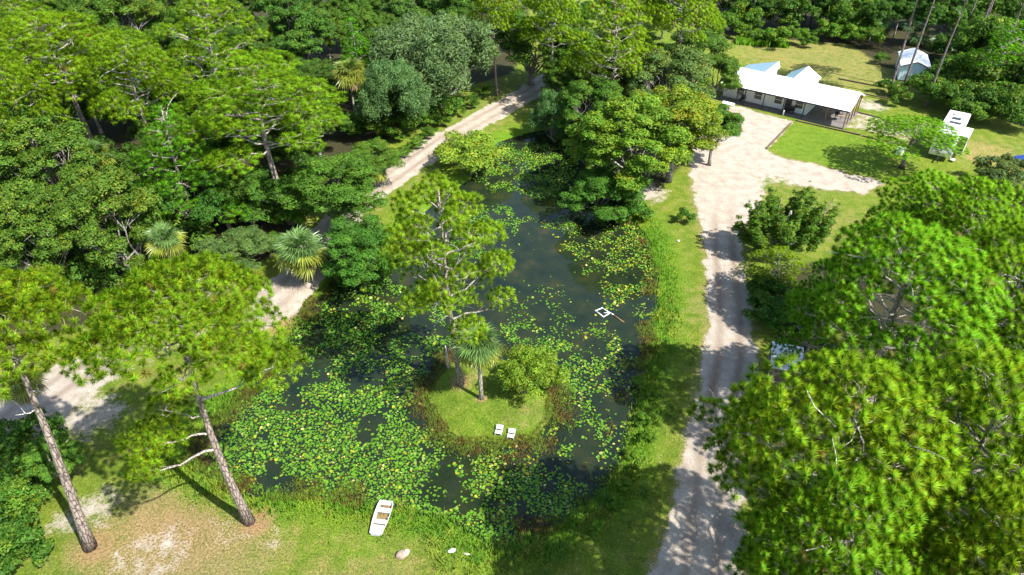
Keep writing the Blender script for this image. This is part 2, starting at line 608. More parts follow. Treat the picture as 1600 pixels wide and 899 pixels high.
lush = np.maximum(lush, smooth(0.6, -1.2, d_l2) * 0.5)
lush = np.maximum(lush, 0.5 * blob(560, 825, 3.0, 0.8))
lush = np.where(d_isle < 0.5, 0.25, lush)
dry = dry * (1 - 0.75 * lush)
straw = np.maximum.reduce([0.58 * blob(150, 855, 2.0, 0.9), 0.7 * blob(400, 812, 1.5, 0.8), 0.62 * blob(752, 622, 0.7, 0.8), 0.6 * blob(720, 596, 1.2, 0.8),
                           0.50 * blob(270, 830, 6.0, 0.9), 0.42 * smooth(0.4, -0.6, d_patio), 0.5 * blob(560, 300, 3.0, 0.8), 0.65 * blob(440, 500, 2.6, 0.8)])
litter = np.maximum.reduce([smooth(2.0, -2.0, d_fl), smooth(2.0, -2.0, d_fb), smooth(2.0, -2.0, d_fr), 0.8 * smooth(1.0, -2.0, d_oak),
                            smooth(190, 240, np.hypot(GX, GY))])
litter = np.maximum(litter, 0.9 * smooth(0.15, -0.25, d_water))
drive_mid = poly([(1090, 930), (1105, 800), (1118, 680), (1140, 560), (1141, 500), (1137, 440), (1131, 390), (1130, 330), (1140, 270)])
rut_d = np.abs(line_dist(drive_mid, GX, GY) - 0.85)
rut_r = np.abs(line_dist(ROAD_LINE, GX, GY) - 0.9)
rut = np.maximum(smooth(0.5, 0.1, rut_d) * smooth(72, 56, GY), 0.8 * smooth(0.55, 0.1, rut_r)) * (0.35 + 0.9 * fnoise(GX, GY, 5, 33))

NX, NY = len(gx), len(gy)
idx = np.arange(NX * NY).reshape(NY, NX)
QUADS = np.stack([idx[:-1, :-1], idx[:-1, 1:], idx[1:, 1:], idx[1:, :-1]], -1).reshape(-1, 4)


def fc(A):
    return ((A[:-1, :-1] + A[:-1, 1:] + A[1:, 1:] + A[1:, :-1]) / 4).ravel()


cls = np.zeros(len(QUADS), int)
cls[fc(d_road) < 0] = 2
cls[fc(d_lot) < 0] = 3
cls[(fc(d_drive) < 0) & (cls != 3)] = 1
cls[fc(d_isle) < 0.25] = 4
cls[(fc(d_water) < -0.1)] = 5
ALLV = np.stack([GX, GY, GZ], -1).reshape(-1, 3)
MA = np.stack([sand, dry, straw], -1).reshape(-1, 3)
MBK = np.stack([litter, lush, rut], -1).reshape(-1, 3)
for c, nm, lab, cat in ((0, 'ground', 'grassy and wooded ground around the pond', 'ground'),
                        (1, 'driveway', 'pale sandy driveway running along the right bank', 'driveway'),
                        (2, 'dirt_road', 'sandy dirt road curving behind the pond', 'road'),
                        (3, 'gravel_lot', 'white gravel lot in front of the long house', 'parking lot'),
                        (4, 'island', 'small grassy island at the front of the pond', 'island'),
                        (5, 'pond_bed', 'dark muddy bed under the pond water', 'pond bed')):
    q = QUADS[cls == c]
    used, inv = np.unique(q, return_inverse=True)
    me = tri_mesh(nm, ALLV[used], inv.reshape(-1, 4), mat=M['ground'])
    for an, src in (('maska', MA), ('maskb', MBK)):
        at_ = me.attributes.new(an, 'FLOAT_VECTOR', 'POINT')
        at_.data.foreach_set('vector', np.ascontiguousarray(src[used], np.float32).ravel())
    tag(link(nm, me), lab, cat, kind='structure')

# water sheet: a little larger than the pond, the banks rise through it
px_, py_ = np.array(POND).T
cx_, cy_ = px_.mean(), py_.mean()
wbm = MB()
wg = 1.0
wx = np.arange(px_.min() - 2, px_.max() + 3, wg)
wy = np.arange(py_.min() - 2, py_.max() + 3, wg)
WXg, WYg = np.meshgrid(wx, wy)
dwp = sdf(POND, WXg, WYg)
widx = np.arange(WXg.size).reshape(WXg.shape)
wq = np.stack([widx[:-1, :-1], widx[:-1, 1:], widx[1:, 1:], widx[1:, :-1]], -1).reshape(-1, 4)
keep = (dwp.ravel()[wq].min(1) < 1.2)
used, inv = np.unique(wq[keep], return_inverse=True)
wv = np.stack([WXg.ravel(), WYg.ravel(), np.full(WXg.size, WATER_Z)], -1)[used]
tag(link('pond_water', tri_mesh('pond_water', wv, inv.reshape(-1, 4), mat=M['water'])), 'dark still pond water dotted with lily pads', 'pond', kind='structure')


# ------------------------------------------------------------------ tree builders
def unit(a):
    return a / (np.linalg.norm(a, axis=-1, keepdims=True) + 1e-9)


def needles_mesh(name, C, A, rng, k=52, L=0.36, wid=0.03, base=(0.060, 0.175, 0.008), tip=(0.280, 0.52, 0.018), bias=0.5):
    """Balls of pine needles at C opening along A; the oldest, outer needles of a ball are yellower."""
    n = len(C)
    Cr = np.repeat(C, k, 0)
    Ar = np.repeat(A, k, 0)
    d = unit(Ar * bias + unit(rng.normal(size=(n * k, 3))) * 0.9)
    fwd = (d * Ar).sum(1, keepdims=True)
    ln = L * (0.8 + 0.35 * rng.random((n * k, 1))) * np.repeat(0.62 + 0.66 * rng.random((n, 1)), k, 0)
    want = unit(d * 0.95 + Ar * 0.2 + np.array([0, 0, 0.05]))
    w = unit(np.cross(d, want + rng.normal(size=d.shape) * 0.5))
    p0 = Cr + d * 0.05 + w * wid / 2
    p1 = Cr + d * 0.05 - w * wid / 2
    p2 = Cr + d * ln
    V = np.stack([p0, p1, p2], 1).reshape(-1, 3)
    g = np.cross(p1 - p0, p2 - p0)
    flip = (g * want).sum(1) < 0
    T = np.arange(n * k * 3).reshape(-1, 3)
    T[flip] = T[flip][:, [1, 0, 2]]
    tb = np.repeat(0.75 + 0.5 * rng.random((n, 1)), k, 0)
    old = np.repeat(rng.random((n, 1)) ** 1.6, k, 0)
    yl = np.clip(0.85 - fwd, 0, 1) * (0.35 + 0.9 * old)
    yl = np.clip(yl, 0, 1)
    tipc = np.array(tip) * (1 - yl) + np.array((tip[0] * 1.75, tip[1] * 1.12, tip[2])) * yl
    brown = np.repeat(rng.random((n, 1)) < 0.012, k, 0)
    tipc = np.where(brown, np.array((0.34, 0.17, 0.06)), tipc)
    cb = np.array(base) * tb  # needle bases darker than tips: shade between tufts painted into the green
    ct = tipc * tb
    col = np.stack([cb, cb, ct], 1).reshape(-1, 3)
    return tri_mesh(name, V, T, col, np.repeat(want, 3, 0), M['needle'])


def spline(p0, d0, length, up, n, rng, wig=0.08):
    pts = [np.array(p0, float)]
    d = np.array(d0, float)
    for i in range(n):
        d = unit(d + np.array([0, 0, up / n]) + rng.normal(size=3) * wig)
        pts.append(pts[-1] + d * length / n)
    return np.array(pts)


def curve_to(a, b, sag, n, rng, wig=0.06):
    t = np.linspace(0, 1, n + 1)[:, None]
    p = a * (1 - t) + b * t
    p[:, 2] += -sag * np.sin(t[:, 0] * math.pi)
    ln = np.linalg.norm(b - a)
    p[1:-1] += rng.normal(size=(n - 1, 3)) * wig * ln * 0.5
    return p


def spread(P, dmin):
    """Keep points at least dmin apart."""
    cell = {}
    keep = []
    for i, p in enumerate(P):
        q = tuple((p // dmin).astype(int))
        ok = True
        for dx in (-1, 0, 1):
            for dy in (-1, 0, 1):
                for dz in (-1, 0, 1):
                    for j in cell.get((q[0] + dx, q[1] + dy, q[2] + dz), ()):
                        if ((P[j] - p) ** 2).sum() < dmin * dmin:
                            ok = False
                            break
                    if not ok:
                        break
                if not ok:
                    break
            if not ok:
                break
        if ok:
            cell.setdefault(q, []).append(i)
            keep.append(i)
    return np.array(keep, int)


def pine_variant(seed, H=18.0, r=4.5, cb=0.45, nl=18, lean=(0, 0), k=76, r0=0.27, L=0.33, wid=0.038, gap=0.41, dead=3, shape='umbrella', col=None, lobe=(0.30, 0.42), fill=0.12, extra=(), vsq=0.62):
    """A pine: leaning trunk, a curved limb out to each foliage lobe, and needle balls over the lobes."""
    rng = np.random.default_rng(seed)
    parts = {}
    n = 9
    ts = np.linspace(0, 1, n)
    bend = rng.normal(size=2) * 0.25
    P = np.stack([lean[0] * ts ** 1.15 + bend[0] * np.sin(ts * math.pi), lean[1] * ts ** 1.15 + bend[1] * np.sin(ts * math.pi), H * 0.96 * ts - 0.25], -1)
    R = r0 * (1 - 0.84 * ts ** 1.1)
    R[0] *= 1.35
    tb = MB().tube(P, list(R), 10)
    trunk_at = lambda h: np.array([np.interp(h / (H * 0.96), ts, P[:, i]) for i in range(3)])
    lobes = []
    for i in range(nl):
        t = (i + 0.6 * rng.random()) / nl
        az = i * 2.399 + rng.normal() * 0.3
        if shape == 'umbrella':
            el = math.asin(min(1, 0.02 + 0.98 * t))
            rr = 0.62 + 0.16 * rng.random()
            c = np.array([math.cos(az) * math.cos(el) * r * rr, math.sin(az) * math.cos(el) * r * rr, H * (cb + 0.06) + math.sin(el) * H * (0.90 - cb)])
            rl = r * (lobe[0] + (lobe[1] - lobe[0]) * rng.random())
        elif shape == 'open':
            h = H * (cb + (0.95 - cb) * t)
            rr = (1 - t ** 2) ** 0.5 * (0.45 + 0.5 * rng.random())
            c = np.array([math.cos(az) * r * rr, math.sin(az) * r * rr, h])
            rl = r * (lobe[0] + (lobe[1] - lobe[0]) * rng.random()) * (1 - 0.25 * t)
        else:
            h = H * (cb + (0.93 - cb) * t)
            rr = (1 - t) ** 0.8 * 0.72
            c = np.array([math.cos(az) * r * rr, math.sin(az) * r * rr, h])
            rl = r * (lobe[0] + (lobe[1] - lobe[0]) * rng.random()) * (1 - 0.45 * t)
        tp = trunk_at(min(c[2], H * 0.95))
        c[:2] += tp[:2]
        lobes.append((c, rl))
    for (c, rl) in extra:
        lobes.append((np.array(c, float), rl))
    LC = np.array([c for c, _ in lobes])
    LR = np.array([q for _, q in lobes])
    cand, axes = [], []
    for i, (c, rl) in enumerate(lobes):
        m = int(26 * (rl / gap) ** 2)
        d = unit(rng.normal(size=(m, 3)))
        d[:, 2] = np.where(d[:, 2] < -0.3, -d[:, 2], d[:, 2])
        lump = 1 + 0.16 * np.sin(d[:, 0] * 6 + i) * np.sin(d[:, 1] * 6 + 2 * i)
        dep = np.where(rng.random(m) < fill, 0.35 + 0.45 * rng.random(m), 0.92 + 0.10 * rng.random(m))
        p = c + d * (rl * lump * dep)[:, None] * np.array([1, 1, vsq])
        q = ((p[:, None] - LC[None]) / np.array([1, 1, vsq])) / LR[None, :, None]
        ins = (q ** 2).sum(-1)
        ins[:, i] = 9
        ok = (ins.min(1) > 0.55) | (rng.random(m) < 0.10)
        hole = np.sin(p[:, 0] * 1.9 + i) * np.sin(p[:, 1] * 1.7 + 1.3 * i) * np.sin(p[:, 2] * 2.1)
        ok &= hole < 0.42
        cand.append(p[ok])
        axes.append(unit(d[ok] * np.array([0.8, 0.8, 0.6]) + np.array([0, 0, 0.75]) + rng.normal(size=(ok.sum(), 3)) * 0.15))
    C = np.concatenate(cand)
    A = np.concatenate(axes)
    pm = rng.permutation(len(C))
    C, A = C[pm], A[pm]
    kp = spread(C, gap)
    C, A = C[kp], A[kp]
    parts['trunk'] = (tb.mesh('pine_trunk', M['bark'], False), M['bark'])
    kw = dict(base=col[0], tip=col[1]) if col else {}
    parts['crown'] = (needles_mesh('pine_crown', C, A, rng, k, L, wid, **kw), M['needle'])
    parts['branch'] = []
    for (c, rl) in lobes:
        h0 = np.clip(c[2] - 0.32 * np.hypot(*(c - trunk_at(min(c[2], H * 0.95)))[:2]) - 0.2, H * 0.25, H * 0.93)
        a = trunk_at(h0)
        ln = np.linalg.norm(c - a)
        b = curve_to(a, c, 0.05 * ln, 6, rng)
        m = MB().tube(b, list(np.linspace(0.03 + 0.014 * ln, 0.022, 7)), 6, False)
        for s in range(6):
            q = b[3 + s % 4] if s < 4 else b[6]
            d = unit(rng.normal(size=3) + np.array([0, 0, 0.3]))
            e = c + d * rl * 0.85 * np.array([1, 1, vsq])
            m.tube(curve_to(q, e, 0.0, 3, rng, 0.12), [0.024, 0.018, 0.013, 0.006], 4, False)
        parts['branch'].append((m.mesh('pine_branch', M['branch'], False), M['branch']))
    for j in range(dead):                 # bare grey dead limbs low in the crown
        h = H * (cb - 0.14 + 0.16 * rng.random()) if j % 3 == 0 else H * (cb + (0.9 - cb) * rng.random())
        az = rng.random() * 6.28
        b = spline(trunk_at(h), (math.cos(az), math.sin(az), 0.1 if j % 3 == 0 else 0.7), (0.7 + 0.30 * r * rng.random()) if j % 3 == 0 else r * (0.5 + 0.4 * rng.random()), -0.2, 5, rng, 0.25)
        m = MB().tube(b, list(np.linspace(0.05, 0.012, 6)), 5, False)
        e = b[3] + rng.normal(size=3) * 0.4
        m.tube([b[3], (b[3] + e) / 2 + rng.normal(size=3) * 0.06, e], [0.025, 0.018, 0.006], 4, False)
        parts['branch'].append((m.mesh('pine_branch', M['deadwood'], False), M['deadwood']))
    parts['H'], parts['r'] = H, r
    print('pine', seed, 'tufts', len(C))
    return parts


def leaf_cloud(name, C, Rb, rng, per, size=(0.30, 0.18), base=(0.045, 0.11, 0.012), var=0.35, yellow=0.2, squash=0.8, droop=0.0, hang=0.0, tints=None, mat='leaf', inner=0.12):
    """Leaves spread over the surfaces of many leaf clumps."""
    out_p, out_n, out_c = [], [], []
    for i, (c, rb) in enumerate(zip(C, Rb)):
        m = int(per * (rb / np.mean(Rb)) ** 2)
        d = rng.normal(size=(m, 3))
        d = unit(d)
        d[:, 2] = np.where(d[:, 2] < -0.35, -d[:, 2] * 0.6, d[:, 2])
        d = unit(d)
        lump = 1 + 0.28 * np.sin(d[:, :1] * 5 + i) * np.sin(d[:, 1:2] * 5 + i * 2.3) * np.cos(d[:, 2:] * 4 + i)
        rad = rb * lump * np.where(rng.random((m, 1)) < inner, rng.random((m, 1)) * 0.7 + 0.2, 0.82 + 0.24 * rng.random((m, 1)))
        p = c + d * rad * np.array([1, 1, squash])
        if hang:
            p[:, 2] -= hang * rng.random(m) ** 2 * rb
        nrm = unit(d * 0.9 + np.array([0, 0, 0.35]) + rng.normal(size=(m, 3)) * 0.38)
        cb = 0.82 + 0.36 * rng.random()
        yl = max(0.0, rng.normal() * 0.5) * yellow
        base_i = np.array(base) * cb * (1 + np.array([1.1, 0.35, 0.0]) * yl)
        lv = base_i * (1 - var / 2 + var * rng.random((m, 1))) * (1 + np.array([0.9, 0.25, 0.1]) * (rng.random((m, 1)) < 0.1) * yellow * 3)
        out_p.append(p)
        out_n.append(nrm)
        out_c.append(lv)
    p, nrm, col = (np.concatenate(a) for a in (out_p, out_n, out_c))
    m = len(p)
    fn = unit(nrm + rng.normal(size=(m, 3)) * 0.45)
    u = unit(np.cross(fn, rng.normal(size=(m, 3)) + np.array([0, 0, 0.2])))
    if droop:
        u = unit(u * (1 - droop) + np.array([0, 0, -droop]))
    w = unit(np.cross(fn, u))
    s = (0.7 + 0.6 * rng.random((m, 1)))
    L_, W_ = size[0] * s, size[1] * s
    q = np.stack([p - u * L_ / 2, p + w * W_ / 2 - u * L_ * 0.05, p + u * L_ / 2, p - w * W_ / 2 - u * L_ * 0.05], 1)
    g = np.cross(q[:, 1] - q[:, 0], q[:, 2] - q[:, 0])
    flip = (g * nrm).sum(1) < 0
    T = np.arange(m * 4).reshape(-1, 4)
    T[flip] = T[flip][:, ::-1]
    return tri_mesh(name, q.reshape(-1, 3), T, np.repeat(col, 4, 0), np.repeat(nrm, 4, 0), M[mat])


def broad_variant(seed, H=12.0, r=4.5, nl=12, nb=7, per=340, cb=0.32, size=(0.20, 0.125), base=(0.078, 0.158, 0.018), yellow=0.45, squash=0.8, hang=0.0, droop=0.0, bark='greybark', r0=0.28, br=(0.12, 0.20), lobe=(0.22, 0.42)):
    """A broadleaf tree: limbs run to a dozen lobes, each lobe is covered with leaf clumps of its own size."""
    rng = np.random.default_rng(seed)
    zc = H * (cb + 1) / 2
    hz = H * (1 - cb) / 2
    LC, LR = [], []
    for i in range(nl):
        t = (i + 0.5) / nl
        zz = -0.45 + 1.4 * t
        zz = min(zz, 0.92)
        az = i * 2.399 + rng.normal() * 0.4
        q = math.sqrt(max(0.05, 1 - zz * zz))
        f = 0.48 + 0.42 * rng.random()
        LC.append((math.cos(az) * q * r * f, math.sin(az) * q * r * f, zc + zz * hz * 0.72))
        LR.append(r * (lobe[0] + (lobe[1] - lobe[0]) * rng.random()))
    LC, LR = np.array(LC), np.array(LR)
    C, Rb, own = [], [], []
    for i in range(nl):
        d = unit(rng.normal(size=(nb * 3, 3)))
        d[:, 2] = np.where(d[:, 2] < -0.3, -d[:, 2], d[:, 2])
        vs = min(1.0, hz / r * 1.05)
        p = LC[i] + d * LR[i] * (0.62 + 0.5 * rng.random((nb * 3, 1))) * np.array([1, 1, vs])
        q = (((p[:, None] - LC[None]) / LR[None, :, None]) ** 2).sum(-1)
        q[:, i] = 9
        p = p[q.min(1) > 0.45]
        p = p[spread(p, r * br[0] * 1.1)][:nb] if len(p) else p
        for a in p:
            C.append(a)
            Rb.append(r * (br[0] + (br[1] - br[0]) * rng.random() ** 1.5))
            own.append(i)
        C.append(LC[i])                      # a looser core so that the lobe is not hollow
        Rb.append(LR[i] * 0.62)
        own.append(i)
    C, Rb, own = np.array(C), np.array(Rb), np.array(own)
    parts = {}
    crown = leaf_cloud('leaf_crown', C, Rb, rng, per, size, base, 0.6, yellow, squash, droop, hang)
    parts['crown'] = (crown, M['leaf'])
    bend = rng.normal(size=2) * 0.3
    fork = H * (cb + 0.06)
    P = [np.array([bend[0] * t, bend[1] * t, fork * t - 0.2]) for t in (0, 0.33, 0.66, 1.0)]
    parts['trunk'] = (MB().tube(P, [r0 * 1.35, r0, r0 * 0.9, r0 * 0.8], 9).mesh('leafy_trunk', M[bark], False), M[bark])
    parts['branch'] = []
    for i in range(nl):
        mb = MB()
        a = P[-1] - np.array([0, 0, 0.15])
        b = curve_to(a, LC[i], 0.0, 5, rng, 0.10)
        mb.tube(b, list(np.linspace(r0 * 0.45, r0 * 0.10, 6)), 6, False)
        for j in np.where(own == i)[0][:5]:
            k_ = b[3 + j % 3]
            e = C[j]
            mb.tube([k_, (k_ + e) / 2 + rng.normal(size=3) * 0.05 * r, e + (e - k_) * 0.10], [r0 * 0.14, r0 * 0.09, 0.008], 4, False)
        for j in range(2):                # bare grey twigs poking out of the leaves
            d = unit(rng.normal(size=3) + np.array([0, 0, 0.4]))
            e = LC[i] + d * LR[i] * 1.35
            mb.tube(curve_to(b[4 + j % 2], e, 0.0, 3, rng, 0.15), [r0 * 0.10, r0 * 0.07, r0 * 0.05, 0.006], 4, False)
        parts['branch'].append((mb.mesh('leafy_branch', M[bark], False), M[bark]))
    parts['H'], parts['r'] = H, r
    return parts


# spots where other plants would hide a plant completely: nothing is built there
TAKEN = {('broadleaf_tree', -63.2, 96.5), ('broadleaf_tree', 42.0, 53.8), ('broadleaf_tree', 78.0, 103.6), ('broadleaf_tree', 95.9, 142.5), ('pine_tree', 53.9, 148.3), ('pine_tree', 56.1, 141.6), ('pine_tree', 68.7, 138.9), ('pine_tree', 74.0, 98.4), ('pine_tree', 74.5, 144.5), ('shrub', -62.1, 91.2), ('shrub', -48.1, 53.8), ('shrub', -46.6, 55.4), ('shrub', -35.0, 70.5), ('shrub', -21.0, 87.9), ('shrub', 41.3, 156.2), ('shrub', 44.2, 150.8), ('shrub', 47.5, 169.1), ('shrub', 49.7, 155.8), ('shrub', 50.7, 172.1), ('shrub', 52.9, 154.4), ('shrub', 54.1, 165.6), ('shrub', 58.4, 157.8), ('shrub', 63.9, 170.0), ('shrub', 64.4, 98.4), ('shrub', 66.8, 92.3), ('shrub', 67.4, 168.8), ('shrub', 67.8, 98.4), ('shrub', 69.0, 97.1), ('shrub', 71.1, 95.9), ('shrub', 72.3, 151.7), ('shrub', 72.8, 102.4), ('shrub', 73.2, 94.7), ('shrub', 75.3, 153.3), ('shrub', 75.5, 101.0), ('shrub', 75.6, 111.1), ('shrub', 77.0, 146.7), ('shrub', 77.6, 160.6), ('shrub', 77.8, 119.3), ('shrub', 78.3, 149.0), ('shrub', 78.5, 169.2), ('shrub', 79.1, 103.7), ('shrub', 79.1, 159.7), ('shrub', 79.3, 110.1), ('shrub', 80.4, 150.6), ('shrub', 80.6, 146.4), ('shrub', 80.7, 157.0), ('shrub', 82.3, 120.3), ('shrub', 84.4, 168.2), ('shrub', 85.4, 114.6), ('shrub', 85.8, 115.9), ('shrub', 89.0, 119.6), ('shrub', 89.3, 153.7), ('shrub', 91.2, 168.3), ('shrub', 92.6, 147.4), ('shrub', 94.0, 149.2), ('shrub', 96.1, 152.1), ('shrub', 96.3, 158.4), ('shrub', 98.2, 173.4), ('shrub', 99.9, 152.5), ('shrub', 102.2, 171.3), ('shrub', 105.2, 160.6), ('shrub', 105.2, 169.1), ('shrub', 105.4, 155.4), ('shrub', 106.1, 171.3), ('shrub', 106.3, 169.4), ('shrub', 108.9, 172.9), ('shrub', 109.1, 165.4), ('shrub', 109.8, 157.3), ('shrub', 110.3, 156.0), ('shrub', 117.6, 168.5)}


def place(parts, name, x, y, rot=0.0, sxy=1.0, sz=1.0, label='', cat='tree', group=None, tint=(1, 1, 1), z=None, branches=True, barktint=(1, 1, 1)):
    if (name, round(x, 1), round(y, 1)) in TAKEN:
        return None
    root = empty(name, (x, y, ground_z(x, y) if z is None else z), rot, label, cat, group)
    root.scale = (sxy, sxy, sz)
    for key in ('trunk', 'crown'):
        if key in parts:
            o = link(key, parts[key][0], root)
            o.color = tuple(barktint if key == 'trunk' else tint) + (1,)
    if branches:
        for me, _ in parts.get('branch', []):
            o = link('branch', me, root)
            o.color = tuple(barktint) + (1,)
    return root


TREE_XY = []


def put_crown(parts, name, u, v, zc, w, H, label, group=None, tint=(1, 1, 1), rot=None, cat='tree', branches=True, barktint=(1, 1, 1)):
    """Stand a tree so that its crown centre (zc metres up) is where the photo has it, w photo pixels wide."""
    x, y = at(u, v, zc)
    r = w / 2 * depth(x, y, zc) / FPX
    TREE_XY.append((x, y, r))
    rot = random.random() * 6.28 if rot is None else rot
    return place(parts, name, x, y, rot, r / parts['r'], H / parts['H'], label, cat, group, tint, None, branches, barktint)


# ------------------------------------------------------------------ pines
def lean_of(base, crown, zc):
    bx, by = at(*base)
    cx, cy = at(*crown, zc)
    return bx, by, (cx - bx, cy - by)


G_R = 'tall pines crowding the right edge beside the driveway'
G_L = 'pines rising out of the woods left of the dirt road'
G_B = 'tall bare trunked pines behind the house and shed'

bx, by, ln = lean_of((390, 815), (292, 520), 15.5)
ex_ = []
for (u, v, z, rr) in ((240, 690, 10.0, 1.5), (258, 640, 11.0, 1.0), (425, 575, 13.0, 1.5), (225, 735, 9.0, 0.8)):
    px2, py2 = at(u, v, z)
    ex_.append(((px2 - bx, py2 - by, z), rr))
pA = pine_variant(101, 19.2, 5.0, 0.73, 26, ln, 88, 0.30, 0.34, 0.034, 0.375, 5, lobe=(0.22, 0.34), extra=ex_)
place(pA, 'pine_tree', bx, by, 0, 1, 1, 'large round topped pine on the front lawn rising from reddish straw left of the boat', 'tree', None, (1.15, 1.0, 1.0))
bx, by, ln = lean_of((140, 855), (20, 530), 16.0)
pB = pine_variant(202, 19.5, 4.2, 0.74, 20, ln, 88, 0.33, 0.34, 0.034, 0.375, 5, lobe=(0.25, 0.38))
place(pB, 'pine_tree', bx, by, 0, 1, 1, 'leaning pine with thick scaly trunk over pine straw beside the bushes, crown above the palm', 'tree', None, (1.2, 1.0, 1.0))
bx, by, ln = lean_of((720, 600), (690, 360), 14.5)
pC = pine_variant(303, 18.6, 4.4, 0.45, 36, ln, 78, 0.24, 0.33, 0.034, 0.37, 8, 'open', lobe=(0.20, 0.33))
place(pC, 'pine_tree', bx, by, 0, 1, 1, 'slender open pine growing on the pond island behind the palm', 'tree', None, (1.2, 1.05, 1.2))

PV = [pine_variant(11, 18, 4.6, 0.49, 25, (0.4, 0.2), 64, 0.24, lobe=(0.24, 0.36)),
      pine_variant(12, 18, 4.6, 0.52, 24, (-0.4, 0.3), 64, 0.24, dead=5, lobe=(0.24, 0.37)),
      pine_variant(13, 18, 4.6, 0.45, 26, (0.1, -0.4), 64, 0.22, shape='open', lobe=(0.22, 0.34), dead=3),
      pine_variant(14, 18, 4.6, 0.18, 28, (0.0, 0.0), 60, 0.22, shape='cone', lobe=(0.28, 0.42), gap=0.46)]
PF = [pine_variant(21, 18, 5.2, 0.55, 30, (0.5, 0.4), 108, 0.27, 0.36, 0.029, 0.41, 16, lobe=(0.20, 0.31), fill=0.1),
      pine_variant(22, 18, 5.2, 0.53, 30, (-0.5, 0.1), 108, 0.27, 0.36, 0.029, 0.41, 16, lobe=(0.20, 0.31), fill=0.1)]
fx, fy = at(1305, 722, 15)
ex_ = []
for (u, v, z, rr) in ((1112, 650, 11.5, 1.0), (1150, 690, 11.0, 1.2), (1185, 650, 12.5, 1.0), (1135, 735, 11.0, 0.8)):
    px2, py2 = at(u, v, z)
    ex_.append(((px2 - fx, py2 - fy, z), rr))
pF1 = pine_variant(23, 19.5, 5.6, 0.56, 30, (0, 0), 108, 0.28, 0.36, 0.029, 0.41, 16, lobe=(0.20, 0.31), fill=0.1, extra=ex_)
place(pF1, 'pine_tree', fx, fy, 0, 1, 1, 'bright pine overhanging the near driveway on the right side', 'tree', G_R, (1.1, 1.0, 1.0))
TREE_XY = []
PT = pine_variant(31, 21, 3.6, 0.66, 16, (0.5, -0.4), 44, 0.22, gap=0.42)
PT2 = pine_variant(32, 21, 3.6, 0.70, 15, (-0.6, 0.5), 44, 0.19, gap=0.42)

for (u, v, zc, w, H, p, rot, tint, lab) in [
    (1505, 700, 15, 370, 20.0, PF[1], 1.7, (1.08, 1.02, 1.0), 'yellowish pine in the lower right, right of the one overhanging the near driveway'),
    (1310, 890, 14.5, 330, 18.5, PF[1], 3.9, (0.92, 0.98, 1.0), 'pine at the bottom edge with pale bare limbs showing, beside the nearest driveway stretch'),
    (1555, 915, 14.5, 340, 19.5, PF[0], 5.0, (1.2, 1.02, 1.0), 'pine filling the bottom right corner of the picture'),
    (1395, 450, 14, 310, 18.5, PF[0], 4.1, (0.85, 1.02, 1.0), 'broad deep green pine behind the grey roofed shed, widest crown at mid right'),
    (1570, 450, 14, 240, 18.5, PF[1], 2.6, (0.98, 1.0, 1.0), 'pine at the right edge halfway up, right of the broadest crown'),
    (1512, 372, 13, 200, 17.0, PV[0], 0.8, (0.92, 1.0, 1.0), 'flat topped pine between the camper and the mottled oak'),
    (1455, 350, 12.5, 190, 16.0, PV[1], 5.5, (0.88, 1.0, 1.0), 'pine whose crown hides the ground just below the camper'),
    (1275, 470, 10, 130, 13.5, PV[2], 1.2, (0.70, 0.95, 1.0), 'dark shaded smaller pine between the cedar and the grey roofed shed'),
]:
    put_crown(p, 'pine_tree', u, v, zc, w, H, lab, G_R, tint, rot)
put_crown(PV[1], 'pine_tree', 1428, 212, 4.3, 145, 6.3, 'small umbrella shaped pine standing on the lawn in front of the camper', None, (0.85, 1.0, 1.0), 2.0)

for (u, v, zc, w, H, p, rot, tint, lab) in [
    (418, 175, 12.5, 260, 17.5, PV[0], 2.1, (1.02, 0.98, 1.0), 'broad pine with dark trunk showing just above the shoreline palm'),
    (345, 60, 14, 190, 19.0, PV[2], 4.5, (1.1, 1.0, 1.0), 'tall yellow green pine at the top of the woods left of the yellowing palm'),
    (95, 95, 14, 220, 19.0, PV[1], 0.4, (1.15, 1.02, 1.0), 'wide yellow green pine in the upper left woods with bare limbs inside'),
    (25, 30, 14, 150, 19.0, PV[2], 3.3, (1.1, 1.0, 1.0), 'pine in the very top left corner'),
    (270, 225, 11, 190, 15.5, PV[3], 5.1, (0.70, 0.95, 1.0), 'cone shaped mid green pine above the dark hollow in the left woods'),
    (15, 160, 13, 130, 17.5, PV[0], 5.9, (1.15, 1.02, 1.0), 'pine cut off by the left edge high in the woods'),
    (205, 120, 13, 150, 17.5, PV[1], 2.9, (1.1, 1.0, 1.0), 'pine between the two widest pines of the upper left woods'),
    (553, 72, 9.5, 82, 14.0, PV[3], 1.9, (0.62, 1.0, 1.0), 'narrow dense bright green pine right behind the yellowing palm'),
    (950, 45, 13.5, 140, 18.5, PV[2], 0.6, (1.15, 1.02, 1.0), 'tall loose pine behind the oaks at the head of the pond'),
    (865, 20, 13, 110, 17.5, PV[0], 3.5, (1.1, 1.0, 1.0), 'pine at the top edge with a bare trunk beside the road bend'),
    (775, 10, 13, 90, 17.0, PV[1], 1.5, (1.15, 1.02, 1.0), 'pine tip at the top edge above the mossy live oak'),
    (1065, 20, 13, 120, 18.0, PV[1], 4.8, (1.1, 1.0, 1.0), 'pine at the top edge just left of the back lawn'),
    (1005, 10, 13, 100, 18.0, PV[0], 2.2, (1.1, 1.0, 1.0), 'pine at the top edge halfway between the road bend and the back lawn'),
    (1575, 70, 9, 120, 13.0, PV[3], 2.4, (0.62, 0.92, 1.0), 'dark green pine in the upper right corner beyond the shed'),
]:
    put_crown(p, 'pine_tree', u, v, zc, w, H, lab, G_L if u < 600 else None, tint, rot)

